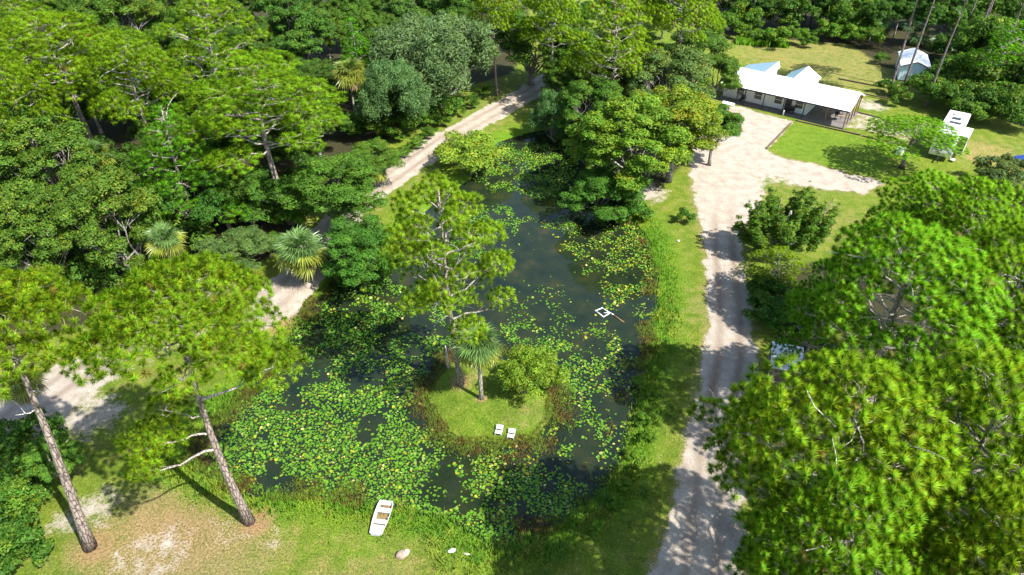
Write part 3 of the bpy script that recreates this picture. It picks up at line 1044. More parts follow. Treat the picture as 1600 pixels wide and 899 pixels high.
for i, (u, v, s, lab) in enumerate([
    (1388, 150, 1.0, 'bare trunked pine in front of the blue shed, left one of the pair crossing it'),
    (1411, 137, 0.95, 'thinner bare trunked pine crossing the blue shed, right one of the pair'),
    (1445, 168, 1.0, 'leaning bare trunked pine just right of the blue shed'),
    (1172, 46, 0.95, 'thin pine trunk at the left end of the tree line behind the back lawn'),
    (1254, 40, 0.95, 'pine trunk in the tree line behind the two white wings of the house'),
    (1264, 44, 1.0, 'thicker pine trunk beside its twin in the tree line behind the house'),
    (1279, 38, 0.85, 'thin pine trunk right of the twin trunks behind the house'),
    (1313, 56, 1.0, 'dark pine trunk at the shady corner of the back lawn'),
    (1500, 60, 1.0, 'pine trunk among the palmettos behind the blue shed'),
    (1512, 95, 1.05, 'stout dark pine trunk in the shade right of the blue shed'),
    (1550, 135, 0.9, 'pale pine trunk in the thicket right of the leaning one'),
    (1562, 150, 0.85, 'thin pale pine trunk in the thicket, right of its twin'),
    (1478, 45, 0.95, 'thin pine trunk behind the shed by the pale road'),
    (1120, 30, 0.9, 'pine trunk at the far left of the tree line behind the back lawn'),
    (1205, 20, 1.0, 'distant pine trunk left of the slim one behind the house'),
    (1345, 40, 1.0, 'pine trunk among the low palms behind the back lawn'),
    (1372, 28, 0.9, 'distant pine trunk left of the blue shed'),
    (1530, 60, 1.0, 'dark pine trunk deep in the shade of the upper right woods'),
    (1575, 160, 0.8, 'slender pale pine trunk in the thicket nearest the right edge'),
    (1238, 34, 0.9, 'slim pine trunk left of the twin trunks behind the house')]):
    x, y = at(u, v)
    TREE_XY.append((x, y, 1.5))
    place(PT if i % 2 else PT2, 'pine_tree', x, y, i * 1.3, s, s, lab, 'tree', G_B, (0.85, 1, 1), barktint=(0.8, 0.8, 0.85))
for (u, v) in ((902, 95), (950, 118)):
    x, y = at(u, v)
    place(PT, 'pine_tree', x, y, u, 1.0, 0.9, 'tall pine with a straight bare trunk among the oaks by the road bend, ' + ('left one' if u < 930 else 'right one'), 'tree', None, (1, 1, 1))

# ------------------------------------------------------------------ broadleaf trees
OV = [broad_variant(41, 12, 4.6, 13, 8),
      broad_variant(42, 12, 4.6, 12, 8, yellow=0.55),
      broad_variant(43, 12, 4.6, 15, 8, br=(0.10, 0.17), lobe=(0.20, 0.38)),
      broad_variant(44, 12, 4.6, 14, 8, cb=0.12, yellow=0.25),
      broad_variant(46, 13, 4.6, 24, 7, 250, cb=0.06, lobe=(0.17, 0.30), br=(0.09, 0.16), size=(0.20, 0.12), squash=1.0)]
MOSS = broad_variant(45, 12, 4.8, 18, 8, 300, cb=0.12, size=(0.30, 0.09), base=(0.105, 0.180, 0.062), yellow=0.15, hang=1.4, droop=0.45, br=(0.12, 0.20), squash=1.0)
SHRUB = [broad_variant(51, 2.2, 1.4, 7, 6, 90, cb=0.02, size=(0.15, 0.09), r0=0.05, br=(0.18, 0.30), base=(0.066, 0.140, 0.016)),
         broad_variant(52, 2.2, 1.4, 6, 6, 100, cb=0.02, size=(0.16, 0.09), r0=0.05, br=(0.18, 0.32), yellow=0.6, base=(0.072, 0.145, 0.016)),
         broad_variant(53, 2.2, 1.4, 8, 6, 90, cb=0.0, size=(0.22, 0.06), r0=0.05, br=(0.16, 0.28), droop=0.2, base=(0.066, 0.140, 0.016))]
WILLOW = broad_variant(54, 3.2, 2.2, 12, 7, 130, cb=0.04, size=(0.24, 0.06), base=(0.20, 0.31, 0.022), yellow=0.4, r0=0.06, br=(0.14, 0.26), droop=0.1)

G_O = 'broadleaf trees of the woods beside the dirt road'
G_P = 'oaks at the head of the pond'
for (u, v, zc, w, H, p, tint, lab, grp) in [
    (680, 95, 7.5, 190, 13.5, MOSS, (1, 1, 1), 'big grey green live oak hung with moss beside the dirt road', None),
    (612, 150, 6, 110, 10.5, MOSS, (0.85, 1.0, 0.9), 'smaller mossy oak between the yellowing palm and the big grey live oak', None),
    (735, 25, 8, 110, 13.0, OV[0], (0.75, 0.95, 1), 'dark oak at the top edge behind the big grey live oak', G_O),
    (640, 15, 8, 100, 12.5, OV[2], (0.8, 0.95, 1.3), 'oak at the top edge between the dense narrow pine and the grey live oak', G_O),
    (470, 60, 8, 120, 13.0, OV[2], (0.75, 0.95, 1.1), 'dark green oak at the top of the woods left of the dense narrow pine', G_O),
    (440, 15, 8.5, 110, 13.0, OV[0], (0.7, 0.9, 1.0), 'dark oak at the top edge behind the tall yellow green pine', G_O),
    (190, 35, 8, 150, 14.0, OV[4], (0.95, 1.0, 1.0), 'dark oak at the top edge between the upper left pines', G_O),
    (65, 262, 7, 190, 13.5, OV[4], (0.95, 1.0, 1.0), 'wide oak at the left edge below the upper left pines', G_O),
    (175, 350, 6, 170, 12.0, OV[4], (1.0, 1.0, 1.0), 'oak with pale trunk above the large front pine', G_O),
    (55, 385, 5.5, 170, 11.5, OV[4], (1.0, 1.02, 1.0), 'oak at the left edge directly above the leaning pine crown', G_O),
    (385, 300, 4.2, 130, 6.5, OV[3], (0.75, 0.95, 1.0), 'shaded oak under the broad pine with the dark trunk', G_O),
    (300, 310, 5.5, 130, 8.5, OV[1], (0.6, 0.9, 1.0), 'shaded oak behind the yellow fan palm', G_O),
    (520, 300, 4.6, 160, 8.0, OV[3], (0.9, 1.05, 1.0), 'bright broadleaf tree at the roadside left of the dirt road', G_O),
    (564, 384, 4.2, 130, 7.6, OV[3], (0.75, 1.05, 1.0), 'dense round tree on the shore between the fan palm and the island pine', None),
    (370, 392, 2.6, 110, 4.4, OV[3], (1.15, 1.05, 2.2), 'grey green bushy tree left of the shoreline palm', G_O),
    (575, 255, 3.2, 100, 5.2, OV[1], (0.95, 1.05, 1.0), 'bright leafy tree at the foot of the yellowing palm', G_O),
    (490, 185, 5.5, 90, 8.0, OV[0], (0.85, 1.0, 1.0), 'leafy tree left of the yellowing palm trunk', G_O),
    (832, 72, 6.0, 140, 11.5, OV[3], (0.95, 1.1, 1.0), 'bright green oak behind the bend of the dirt road', G_P),
    (900, 92, 5.5, 130, 10.5, OV[4], (0.9, 1.05, 1), 'green oak right of the bright one behind the road bend', G_P),
    (985, 100, 5.5, 140, 10.5, OV[4], (0.95, 1.0, 1), 'oak under the tall loose pine at the head of the pond', G_P),
    (1085, 85, 5.5, 100, 9.0, OV[0], (0.9, 1.0, 1.2), 'oak at the left end of the back lawn', G_P),
    (868, 160, 5, 80, 8.0, MOSS, (0.75, 1.0, 0.8), 'small moss draped oak between road and pond head', G_P),
    (880, 130, 3.6, 80, 6.5, OV[3], (1.0, 1.1, 1), 'low leafy oak right at the bend of the dirt road', G_P),
    (945, 130, 5, 120, 9.0, OV[4], (1.2, 1.15, 1), 'oak between the road bend and the large bright pond oak', G_P),
    (925, 165, 5.5, 120, 9.5, OV[4], (0.8, 1.0, 1.0), 'oak at the pond head left of the pale dead twigs', G_P),
    (1045, 130, 7, 160, 12.0, OV[4], (1.1, 1.0, 2.0), 'greyish oak with pale twigs behind the pond head', G_P),
    (985, 222, 7, 200, 12.0, OV[4], (1.45, 1.45, 1.0), 'large bright green oak leaning over the pond head', G_P),
    (1055, 210, 6, 160, 11.0, OV[1], (1.8, 1.45, 1.0), 'yellow green oak between pond head and gravel lot', G_P),
    (1118, 205, 4.5, 90, 7.5, OV[2], (0.85, 1.05, 1.0), 'oak whose branches reach over the white gravel lot', G_P),
    (1115, 120, 5.5, 95, 8.5, OV[2], (1.0, 1.05, 1.2), 'oak beside the left end of the white roofed house', G_P),
    (950, 290, 3.6, 130, 6.5, OV[3], (0.75, 1.0, 1.0), 'dark oak overhanging the right bank of the pond', G_P),
    (1592, 335, 5, 120, 8.0, OV[2], (1.3, 1.0, 2.6), 'mottled grey green oak at the right edge below the camper', None),
    (262, 0, 8, 140, 13.0, OV[4], (0.95, 1.0, 1.0), 'dark oak at the top edge left of the tall yellow green pine', G_O),
]:
    put_crown(p, 'oak_tree' if 'oak' in lab else 'broadleaf_tree', u, v, zc, w, H, lab, grp, tint, branches='smaller mossy' not in lab)

# young tree with a pale trunk behind the leaning pine
x, y = at(116, 768)
place(OV[2], 'broadleaf_tree', x, y, 1.0, 0.42, 0.42, 'small leafy tree with pale lichened trunk right behind the leaning pine', 'tree', None, (0.9, 1.1, 1.0), barktint=(1.3, 1.3, 1.3))

# dark undergrowth below the right hand pines
for i, (u, v, h_) in enumerate([(1195, 850, 3.0), (1215, 770, 3.4), (1200, 700, 3.0), (1290, 800, 4.5), (1480, 830, 5.0), (1580, 800, 5.0), (1230, 900, 3.0), (1360, 640, 4.5), (1480, 560, 4.5), (1320, 560, 4.5), (1560, 620, 5.0), (1420, 930, 4.0), (1290, 620, 4.0), (1600, 520, 4.5), (1480, 430, 4.0)]):
    x, y = at(u, v)
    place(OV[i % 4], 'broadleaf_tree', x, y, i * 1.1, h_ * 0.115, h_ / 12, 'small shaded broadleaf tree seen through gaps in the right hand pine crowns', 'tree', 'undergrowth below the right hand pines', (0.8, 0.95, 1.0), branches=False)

# cedar by the drive: several upright spires on one trunk
rng = np.random.default_rng(60)
Cc, Rc = [], []
for i_ in range(22):
    a_ = i_ * 2.399
    q_ = 0.2 + 2.6 * math.sqrt((i_ + 0.5) / 22)
    base_ = np.array((math.cos(a_) * q_ * 0.75, math.sin(a_) * q_ * 0.6, 1.0 + 2.4 * (1 - q_ / 2.6) + 0.6 * rng.random()))
    tip_ = base_ + np.array((math.cos(a_) * 0.9, math.sin(a_) * 0.5, 2.7 + 1.0 * (1 - q_ / 2.6) + 0.8 * rng.random()))
    for t_ in np.linspace(0, 1, 11):
        Cc.append(base_ * (1 - t_) + tip_ * t_ + rng.normal(size=3) * 0.10)
        Rc.append(0.06 + 0.36 * math.sin(math.pi * (0.18 + 0.80 * t_)) ** 0.8 * (0.75 + 0.4 * rng.random()) * (1 - 0.35 * t_))
cedar_me = leaf_cloud('cedar_crown', np.array(Cc), np.array(Rc), rng, 95, (0.22, 0.07), (0.062, 0.145, 0.010), 0.7, 0.5, 1.1, -0.25)
x, y = at(1213, 398)
root = empty('cedar_tree', (x, y, ground_z(x, y)), 0, 'dark green cedar with several upright spires beside the driveway', 'tree')
root.scale = (1.7, 1.4, 1.1)
link('crown', cedar_me, root)
link('trunk', MB().tube([(0, 0, -0.2), (0.1, 0, 2.0), (0.2, 0.1, 4.5)], [0.25, 0.2, 0.06], 8).mesh('cedar_trunk', M['greybark']), root)
for (sx, sy, hh) in ((-1.7, 0.4, 5.0), (-0.7, -0.2, 6.2), (1.3, 0.1, 5.6), (2.2, -0.3, 6.0), (2.9, 0.5, 4.8)):
    link('branch', MB().tube([(0.05, 0, 0.8), (sx * 0.7, sy * 0.7, 1.9), (sx, sy, hh)], [0.13, 0.09, 0.02], 6, False).mesh('cedar_branch', M['greybark']), root)
put_crown(PV[2], 'pine_tree', 1205, 412, 3.0, 95, 4.6, 'young yellow green pine tucked in front of the cedar beside the driveway', None, (1.1, 0.95, 1.0), 0.5)

# willow like shrubs
x, y = at(822, 614)
place(WILLOW, 'willow_shrub', x, y, 0.4, 1.05, 1.15, 'round olive shrub growing on the pond island right of the palm', 'shrub', None, (0.75, 0.85, 1.0))
x, y = at(737, 268)
place(WILLOW, 'willow_shrub', x, y, 2.0, 1.95, 1.4, 'wispy olive shrub between the dirt road and the pond head', 'shrub', None, (0.9, 0.95, 1.3))

# ordinary trees filling the woods: kind, x, y, crown radius, height, turn, tint
WOODS = {
    'at the top edge between the upper left pines': [(2, -83.9, 118.3, 3.38, 8.6, 5.0, 0.91, 1.01), (1, -84.2, 129.2, 3.06, 8.0, 6.2, 0.91, 1.02), (2, -82.9, 132.4, 3.53, 8.8, 0.8, 0.93, 1.04), (3, -76.3, 126.4, 3.32, 10.1, 4.6, 0.83, 0.93), (1, -73.5, 111.0, 3.49, 8.1, 4.9, 0.93, 1.04), (1, -72.2, 123.2, 2.92, 10.0, 3.5, 0.93, 1.04), (0, -68.1, 108.6, 3.29, 10.3, 2.3, 0.73, 0.82), (0, -67.3, 114.2, 3.1, 9.2, 5.5, 0.87, 0.97), (2, -66.7, 121.2, 3.04, 8.4, 1.1, 0.87, 0.98), (1, -60.7, 98.9, 2.88, 8.8, 5.8, 0.81, 0.91), (2, -61.1, 121.9, 3.36, 8.1, 5.9, 0.9, 1.01), (0, -54.8, 97.6, 3.54, 9.8, 2.8, 0.86, 0.96), (2, -55.7, 101.3, 3.11, 9.9, 4.8, 0.9, 1.0), (0, -52.4, 112.0, 2.9, 10.3, 1.5, 0.95, 1.06), (1, -53.7, 119.0, 3.31, 9.5, 4.7, 0.77, 0.86), (1, -49.1, 90.5, 3.45, 10.4, 0.4, 0.86, 0.96), (0, -50.9, 102.4, 2.93, 10.3, 5.7, 0.94, 1.05), (2, -41.8, 86.9, 3.64, 8.8, 5.6, 0.77, 0.86), (1, -43.1, 92.7, 3.55, 9.4, 6.0, 0.81, 0.9), (0, -44.2, 97.3, 3.26, 8.7, 5.2, 0.83, 0.92)],
    'below the wide upper left pine': [(0, -76.9, 103.8, 3.64, 10.0, 3.0, 0.74, 0.83), (3, -73.8, 102.0, 3.53, 7.8, 3.9, 0.91, 1.02), (1, -62.7, 84.3, 3.11, 8.0, 3.1, 0.94, 1.06), (0, -66.9, 92.2, 3.34, 9.3, 2.2, 0.79, 0.88), (3, -63.2, 96.5, 3.17, 7.7, 0.6, 0.79, 0.88), (2, -57.6, 74.0, 3.72, 9.8, 4.8, 0.89, 1.0), (2, -60.4, 82.2, 3.03, 7.3, 6.0, 0.73, 0.82), (1, -60.1, 90.0, 2.85, 10.4, 2.4, 0.76, 0.85), (2, -55.1, 80.2, 3.07, 10.4, 3.8, 0.96, 1.07), (2, -55.0, 86.0, 3.51, 9.5, 2.2, 0.86, 0.96), (3, -49.2, 85.1, 3.2, 8.6, 2.0, 0.83, 0.93), (3, -43.4, 67.1, 3.11, 7.8, 4.5, 0.78, 0.87), (3, -42.9, 78.2, 2.81, 7.2, 4.1, 0.74, 0.82)],
    'at the left edge of the woods': [(1, -55.5, 72.0, 3.54, 9.0, 0.1, 0.83, 0.92), (0, -40.9, 52.8, 3.22, 9.7, 5.8, 0.85, 0.95), (1, -43.3, 58.5, 3.44, 7.0, 2.2, 0.89, 0.99)],
    'at the top edge above the broad pine': [(2, -54.9, 127.8, 3.72, 10.1, 3.7, 0.97, 1.09), (2, -54.3, 132.4, 3.03, 7.7, 3.7, 0.93, 1.04), (2, -44.3, 108.3, 3.35, 9.0, 1.9, 0.82, 0.92), (2, -50.6, 118.1, 3.38, 7.8, 1.6, 0.76, 0.85), (2, -47.8, 127.7, 3.06, 9.3, 4.9, 0.79, 0.89), (3, -42.6, 103.8, 3.59, 9.7, 5.7, 0.84, 0.94), (1, -40.5, 108.4, 3.34, 7.1, 1.0, 0.92, 1.02), (1, -43.3, 113.8, 2.85, 9.6, 5.9, 0.87, 0.98), (0, -34.7, 98.9, 3.79, 8.7, 0.1, 0.75, 0.84), (1, -36.6, 103.1, 2.81, 10.4, 4.9, 0.78, 0.88), (3, -37.9, 112.2, 3.18, 9.1, 6.1, 0.97, 1.09), (0, -31.6, 96.7, 3.47, 7.2, 0.1, 0.78, 0.87), (3, -32.2, 115.0, 3.71, 8.3, 1.0, 0.97, 1.08)],
    'right above the large front pine': [(1, -35.1, 55.0, 2.92, 8.4, 5.5, 0.96, 1.08)],
    'around the broad pine with the dark trunk': [(2, -34.7, 62.0, 2.95, 8.2, 5.5, 0.86, 0.96), (1, -36.9, 68.3, 3.56, 9.8, 5.2, 0.81, 0.9), (2, -37.5, 74.0, 2.82, 8.2, 2.2, 0.84, 0.94), (1, -37.0, 86.4, 3.61, 9.0, 2.4, 0.81, 0.9), (0, -29.8, 61.7, 3.27, 9.3, 3.2, 0.89, 0.99), (0, -29.3, 68.2, 3.79, 10.4, 1.3, 0.88, 0.99), (3, -31.7, 71.7, 3.56, 10.3, 5.7, 0.9, 1.0), (3, -30.8, 81.1, 3.59, 7.9, 3.1, 0.72, 0.81), (1, -30.9, 85.1, 2.88, 9.7, 0.4, 0.92, 1.03), (0, -23.4, 69.1, 3.06, 8.2, 3.0, 0.84, 0.94), (1, -25.3, 74.6, 2.98, 9.5, 2.6, 0.97, 1.08), (1, -28.0, 79.4, 3.55, 7.8, 4.6, 0.91, 1.02)],
    'at the top edge left of the mossy oaks': [(0, -34.3, 127.5, 3.23, 9.7, 1.7, 0.86, 0.96), (1, -29.1, 109.8, 3.25, 10.1, 2.2, 0.85, 0.94), (2, -29.7, 121.2, 3.67, 7.5, 5.6, 0.93, 1.04), (3, -27.8, 129.6, 3.66, 8.6, 4.6, 0.96, 1.07), (2, -30.1, 132.0, 3.14, 8.1, 3.5, 0.74, 0.82), (2, -23.0, 104.3, 3.11, 8.6, 0.6, 0.81, 0.9), (2, -23.4, 112.5, 3.34, 10.0, 2.1, 0.9, 1.01), (0, -20.7, 114.5, 2.94, 8.7, 2.8, 0.89, 0.99), (3, -26.3, 122.6, 3.71, 8.1, 3.5, 0.95, 1.06), (3, -24.0, 127.4, 3.24, 9.1, 1.0, 0.83, 0.93), (2, -17.5, 104.2, 3.24, 10.2, 3.8, 0.9, 1.01), (2, -18.5, 115.6, 2.94, 9.7, 5.3, 0.76, 0.85), (2, -13.6, 117.5, 3.6, 9.0, 1.4, 0.96, 1.08)],
    'behind the tall yellowing palm': [(0, -28.9, 90.3, 2.82, 8.9, 4.9, 0.74, 0.83), (0, -26.2, 94.5, 3.51, 7.4, 2.4, 0.76, 0.85), (3, -28.4, 95.9, 3.39, 7.4, 5.3, 0.75, 0.84), (0, -19.7, 98.3, 3.52, 10.1, 5.1, 0.86, 0.96)],
    'beside the big grey live oak': [(0, -13.7, 109.1, 2.8, 10.1, 2.0, 0.75, 0.84), (3, -11.8, 121.5, 3.77, 10.0, 2.3, 0.86, 0.97)],
    'behind the dirt road bend': [(3, 8.4, 135.7, 3.19, 7.6, 5.2, 0.78, 1.06), (3, 5.5, 140.6, 2.95, 5.9, 6.0, 0.71, 0.97), (0, 10.0, 122.8, 2.31, 5.9, 1.0, 0.63, 0.86), (3, 12.3, 130.2, 2.58, 5.5, 1.3, 0.71, 0.96), (0, 13.5, 133.8, 2.32, 5.8, 3.7, 0.61, 0.83)],
    'at the top edge between road bend and back lawn': [(2, 20.0, 125.2, 2.3, 7.4, 6.1, 0.78, 1.05), (3, 19.3, 130.3, 2.97, 6.5, 5.0, 0.64, 0.87), (3, 19.1, 142.8, 2.35, 6.3, 0.3, 0.63, 0.85), (3, 27.8, 130.2, 3.01, 7.3, 2.6, 0.61, 0.83), (0, 27.5, 136.4, 3.09, 7.0, 2.7, 0.63, 0.86), (0, 31.3, 136.7, 2.97, 6.8, 5.5, 0.71, 0.96)],
    'behind the two white house wings': [(0, 47.4, 137.8, 3.08, 6.3, 1.6, 0.6, 0.81), (3, 52.3, 137.5, 2.48, 5.4, 1.9, 0.76, 1.03), (1, 60.0, 135.5, 2.92, 7.7, 3.2, 0.66, 0.89), (3, 59.1, 142.5, 2.48, 5.5, 5.2, 0.75, 1.02)],
    'behind the left end of the back lawn': [(2, 46.0, 140.7, 2.95, 6.2, 3.5, 0.66, 0.9)],
    'in the shady corner of the back lawn': [(1, 65.4, 127.6, 2.33, 7.4, 5.7, 0.62, 0.84), (3, 64.0, 137.7, 3.05, 7.4, 6.3, 0.61, 0.83), (0, 72.2, 142.8, 2.61, 4.6, 5.9, 0.67, 0.91)],
    'behind the pale blue shed': [(2, 73.5, 125.8, 2.89, 7.7, 2.7, 0.67, 0.91), (0, 71.6, 131.1, 2.38, 6.6, 4.7, 0.64, 0.86), (3, 72.6, 136.2, 2.76, 5.3, 6.2, 0.76, 1.03), (0, 76.7, 117.2, 2.28, 4.8, 5.5, 0.7, 0.96), (1, 77.6, 124.5, 2.57, 7.1, 4.6, 0.78, 1.06), (1, 76.6, 136.9, 2.95, 7.2, 3.9, 0.74, 1.0), (0, 85.0, 120.4, 2.31, 5.0, 2.1, 0.72, 0.98), (1, 84.8, 131.6, 2.22, 5.6, 1.4, 0.68, 0.93), (3, 85.6, 137.4, 2.99, 6.5, 6.0, 0.69, 0.94), (1, 90.7, 130.1, 2.33, 7.5, 1.3, 0.62, 0.84), (3, 92.2, 136.7, 2.34, 7.1, 0.2, 0.72, 0.98), (0, 91.8, 138.6, 2.87, 6.4, 2.2, 0.69, 0.93), (2, 95.9, 142.5, 3.08, 4.7, 5.0, 0.68, 0.92)],
    'right of the pale blue shed': [(2, 78.0, 103.6, 2.28, 4.6, 2.9, 0.64, 0.86), (2, 79.3, 112.9, 2.59, 6.7, 0.1, 0.69, 0.93), (1, 83.6, 111.7, 2.84, 8.0, 2.5, 0.69, 0.94), (0, 91.1, 122.9, 3.14, 7.5, 5.7, 0.72, 0.98)],
}
for where, rows in WOODS.items():
    for vi, x, y, rr, h, rot, ta, tb_ in rows:
        p = OV[vi]
        place(p, 'broadleaf_tree', x, y, rot, rr / p['r'], h / p['H'], 'leafy green tree of the woods ' + where, 'tree',
              'woodland trees ' + where if len(rows) > 1 else None, (ta, tb_, 1.0), branches=False)

# shrubs along edges and under trees
def shrubs(pts, lab, grp, tint, srange, seed, kinds=None):
    r_ = np.random.default_rng(seed)
    for i, (u, v) in enumerate(pts):
        x, y = at(u, v)
        p = SHRUB[int(r_.integers(3)) if kinds is None else kinds[i % len(kinds)]]
        s_ = srange[0] + (srange[1] - srange[0]) * r_.random()
        tt = 0.85 + 0.35 * r_.random()
        place(p, 'shrub', x, y, r_.random() * 6.28, s_, s_ * (0.8 + 0.3 * r_.random()), lab, 'shrub', grp, tuple(c * tt for c in tint), branches=False)


shrubs([(10, 700), (45, 720), (20, 750), (70, 745), (10, 800), (45, 790), (15, 850), (40, 880), (10, 900), (75, 700)],
       'dense green bush in the thicket at the left edge by the leaning pine', 'bushes in the thicket at the lower left', (0.8, 1.0, 1.0), (0.9, 1.35), 81)
shrubs([(1105, 62), (1130, 58), (1155, 60), (1178, 66), (1200, 70), (1215, 76), (1240, 72), (1262, 74), (1285, 66), (1305, 64), (1330, 70), (1355, 76), (1340, 50), (1290, 50), (1230, 50), (1165, 45)],
       'leafy shrub along the far edge of the back lawn', 'shrubs along the far edge of the back lawn', (1.1, 1.25, 1.0), (1.1, 1.9), 82)
shrubs([(70, 440), (110, 445), (150, 450), (190, 440), (215, 400), (240, 420), (60, 415), (20, 430), (300, 395), (340, 350), (410, 345), (440, 320), (470, 310), (390, 360), (300, 340), (330, 300)],
       'shaded understorey shrub in the dark gaps above the big front pines', 'understorey shrubs above the big front pines', (0.9, 1.0, 1.0), (1.4, 2.3), 91)
shrubs([(560, 205), (580, 215), (610, 190), (640, 185), (660, 200), (630, 220), (690, 185), (545, 215), (525, 225), (600, 175)],
       'understorey shrub at the foot of the mossy oaks', 'understorey shrubs below the mossy oaks', (0.9, 1.05, 1.0), (1.1, 1.8), 92)
shrubs([(612, 258), (632, 246), (652, 232), (672, 216), (692, 200), (715, 183), (738, 168), (758, 152), (598, 268)],
       'low green shrub crowding the left edge of the dirt road', 'shrubs along the left edge of the dirt road', (0.95, 1.1, 1.0), (0.6, 1.0), 94)
shrubs([(110, 190), (140, 210), (170, 205), (200, 195), (90, 205), (250, 180), (290, 190), (310, 210)],
       'understorey shrub deep among the upper left pines', 'understorey shrubs among the upper left pines', (0.9, 1.0, 1.0), (1.6, 2.6), 93)
r_b = np.random.default_rng(77)
for k in range(90):
    u, v = 1090 + 520 * r_b.random(), -25 + 85 * r_b.random()
    if k >= 62:
        u, v = 1475 + 130 * r_b.random(), 60 + 140 * r_b.random()
    if 1375 < u < 1475 and v > 45:
        continue
    x, y = at(u, v)
    s_ = 1.5 + 1.5 * r_b.random()
    g_ = 0.75 + 0.4 * r_b.random()
    place(SHRUB[k % 3], 'shrub', x, y, r_b.random() * 6, s_, s_ * (0.8 + 0.5 * r_b.random()),
          'understorey shrub in the shade among the bare pine trunks ' + ('behind the back lawn' if u < 1375 else 'right of the pale blue shed' if v > 45 else 'behind the pale blue shed'), 'shrub',
          'understorey ' + ('behind the back lawn' if u < 1375 else 'right of the pale blue shed' if v > 45 else 'behind the pale blue shed'), (g_, g_ * 1.1, 1.0), branches=False)
shrubs([(1375, 100), (1380, 146), (1398, 150), (1402, 165)], 'rounded shrub at the foot of the bare pine trunks near the blue shed', 'shrubs near the blue shed', (0.9, 1.1, 1.0), (0.9, 1.3), 83)
shrubs([(1440, 160), (1460, 168), (1475, 160), (1490, 172), (1505, 180), (1520, 190), (1535, 185), (1550, 195), (1565, 200), (1580, 195), (1595, 205), (1530, 165), (1560, 170), (1590, 175), (1510, 160), (1485, 145), (1540, 145), (1575, 150), (1460, 140), (1500, 135), (1595, 140),
        (1480, 120), (1520, 115), (1560, 118), (1590, 100), (1470, 95), (1500, 90)],
       'shrub in the dense thicket behind the camper', 'shrubs in the thicket behind the camper', (0.8, 1.0, 1.0), (1.3, 2.2), 84)
shrubs([(1545, 285), (1560, 300), (1575, 280), (1598, 290)], 'grey green bush beside the mottled oak at the right edge', 'bushes by the mottled oak', (1.3, 1.05, 2.5), (1.1, 1.6), 85)
shrubs([(430, 395), (455, 360), (545, 440), (575, 440), (520, 420), (600, 215), (640, 205), (590, 240), (620, 222)],
       'low leafy shrub at the edge of the woods by road or shore', 'shrubs edging the left woods', (0.85, 1.1, 1.0), (0.8, 1.5), 86)
shrubs([(880, 215), (900, 240), (960, 335), (985, 345)], 'dark shrub overhanging the water under the pond head oaks', 'shrubs under the pond head oaks', (0.7, 1.0, 1.0), (0.9, 1.5), 87)
shrubs([(985, 710), (1005, 660), (990, 740), (960, 790), (1000, 600), (930, 830), (1020, 620), (1010, 690), (975, 760)], 'yellow green shrub on the right bank beside the dark water', 'shrubs on the lower right bank', (1.2, 1.35, 1.0), (0.28, 0.5), 88, [1, 0])
shrubs([(1068, 348)], 'small dark bush alone on the grass between pond and driveway', None, (0.7, 1.0, 1.0), (0.7, 0.7), 89)
shrubs([(1195, 480), (1205, 500), (1215, 520), (1190, 505), (1225, 470), (1240, 500), (1260, 520), (1185, 460)], 'shaded shrub on the right verge of the driveway under the pines', 'shrubs on the right verge', (0.7, 0.95, 1.0), (0.9, 1.4), 90)


# ------------------------------------------------------------------ palms
def frond_mesh(seed, dead=False):
    """A fan frond pointing along +X: stalk and a pleated fan of narrow leaflets."""
    rng = np.random.default_rng(seed)
    V, T, Cc, N = [], [], [], []

    def tri(a, b, c, ca, cb, cc, nn):
        a, b, c = np.array(a), np.array(b), np.array(c)
        if np.dot(np.cross(b - a, c - a), nn) < 0:
            b, c, cb, cc = c, b, cc, cb
        n = len(V)
        V.extend([a, b, c])
        T.append((n, n + 1, n + 2))
        Cc.extend([ca, cb, cc])
        N.extend([nn] * 3)
    st = 0.75
    g0 = np.array((0.085, 0.135, 0.028))
    g1 = np.array((0.135, 0.195, 0.048))
    hub = np.array((st, 0, 0.06))
    for s in (-1, 1):
        tri((0, 0.03 * s, 0), (0, 0, 0.02), hub, g0, g0, g0, np.array((0, 0.5 * s, 0.8)))
    m = 26
    for i in range(m):
        q = (i / (m - 1) - 0.5) * 4.3
        ln = (0.98 - 0.10 * abs(q)) * (0.85 + 0.3 * rng.random())
        if dead:
            ln *= 0.75
        d = np.array((math.cos(q), math.sin(q), -0.10 - 0.05 * abs(q)))
        side = np.array((-math.sin(q), math.cos(q), 0.0))
        mid = hub + d * ln * 0.55 + np.array((0, 0, 0.05))
        tip = hub + d * ln + np.array((0, 0, -0.14 - 0.12 * rng.random()))
        w = 0.042
        up = np.array((0, 0, 1.0)) * 0.8 + side * 0.5 * (1 if i % 2 else -1)
        a, b = mid + side * w, mid - side * w
        v = 0.8 + 0.4 * rng.random()
        tri(hub, a, b, g0 * v, g1 * v, g1 * v, up)
        tri(a, b, tip, g1 * v, g1 * v, g1 * v * 1.15, up)
    return tri_mesh('palm_frond', np.array(V), np.array(T), np.array(Cc), np.array(N), M['frond'])


FRONDS = [frond_mesh(s) for s in (1, 2, 3)]
FROND_DEAD = frond_mesh(9, True)


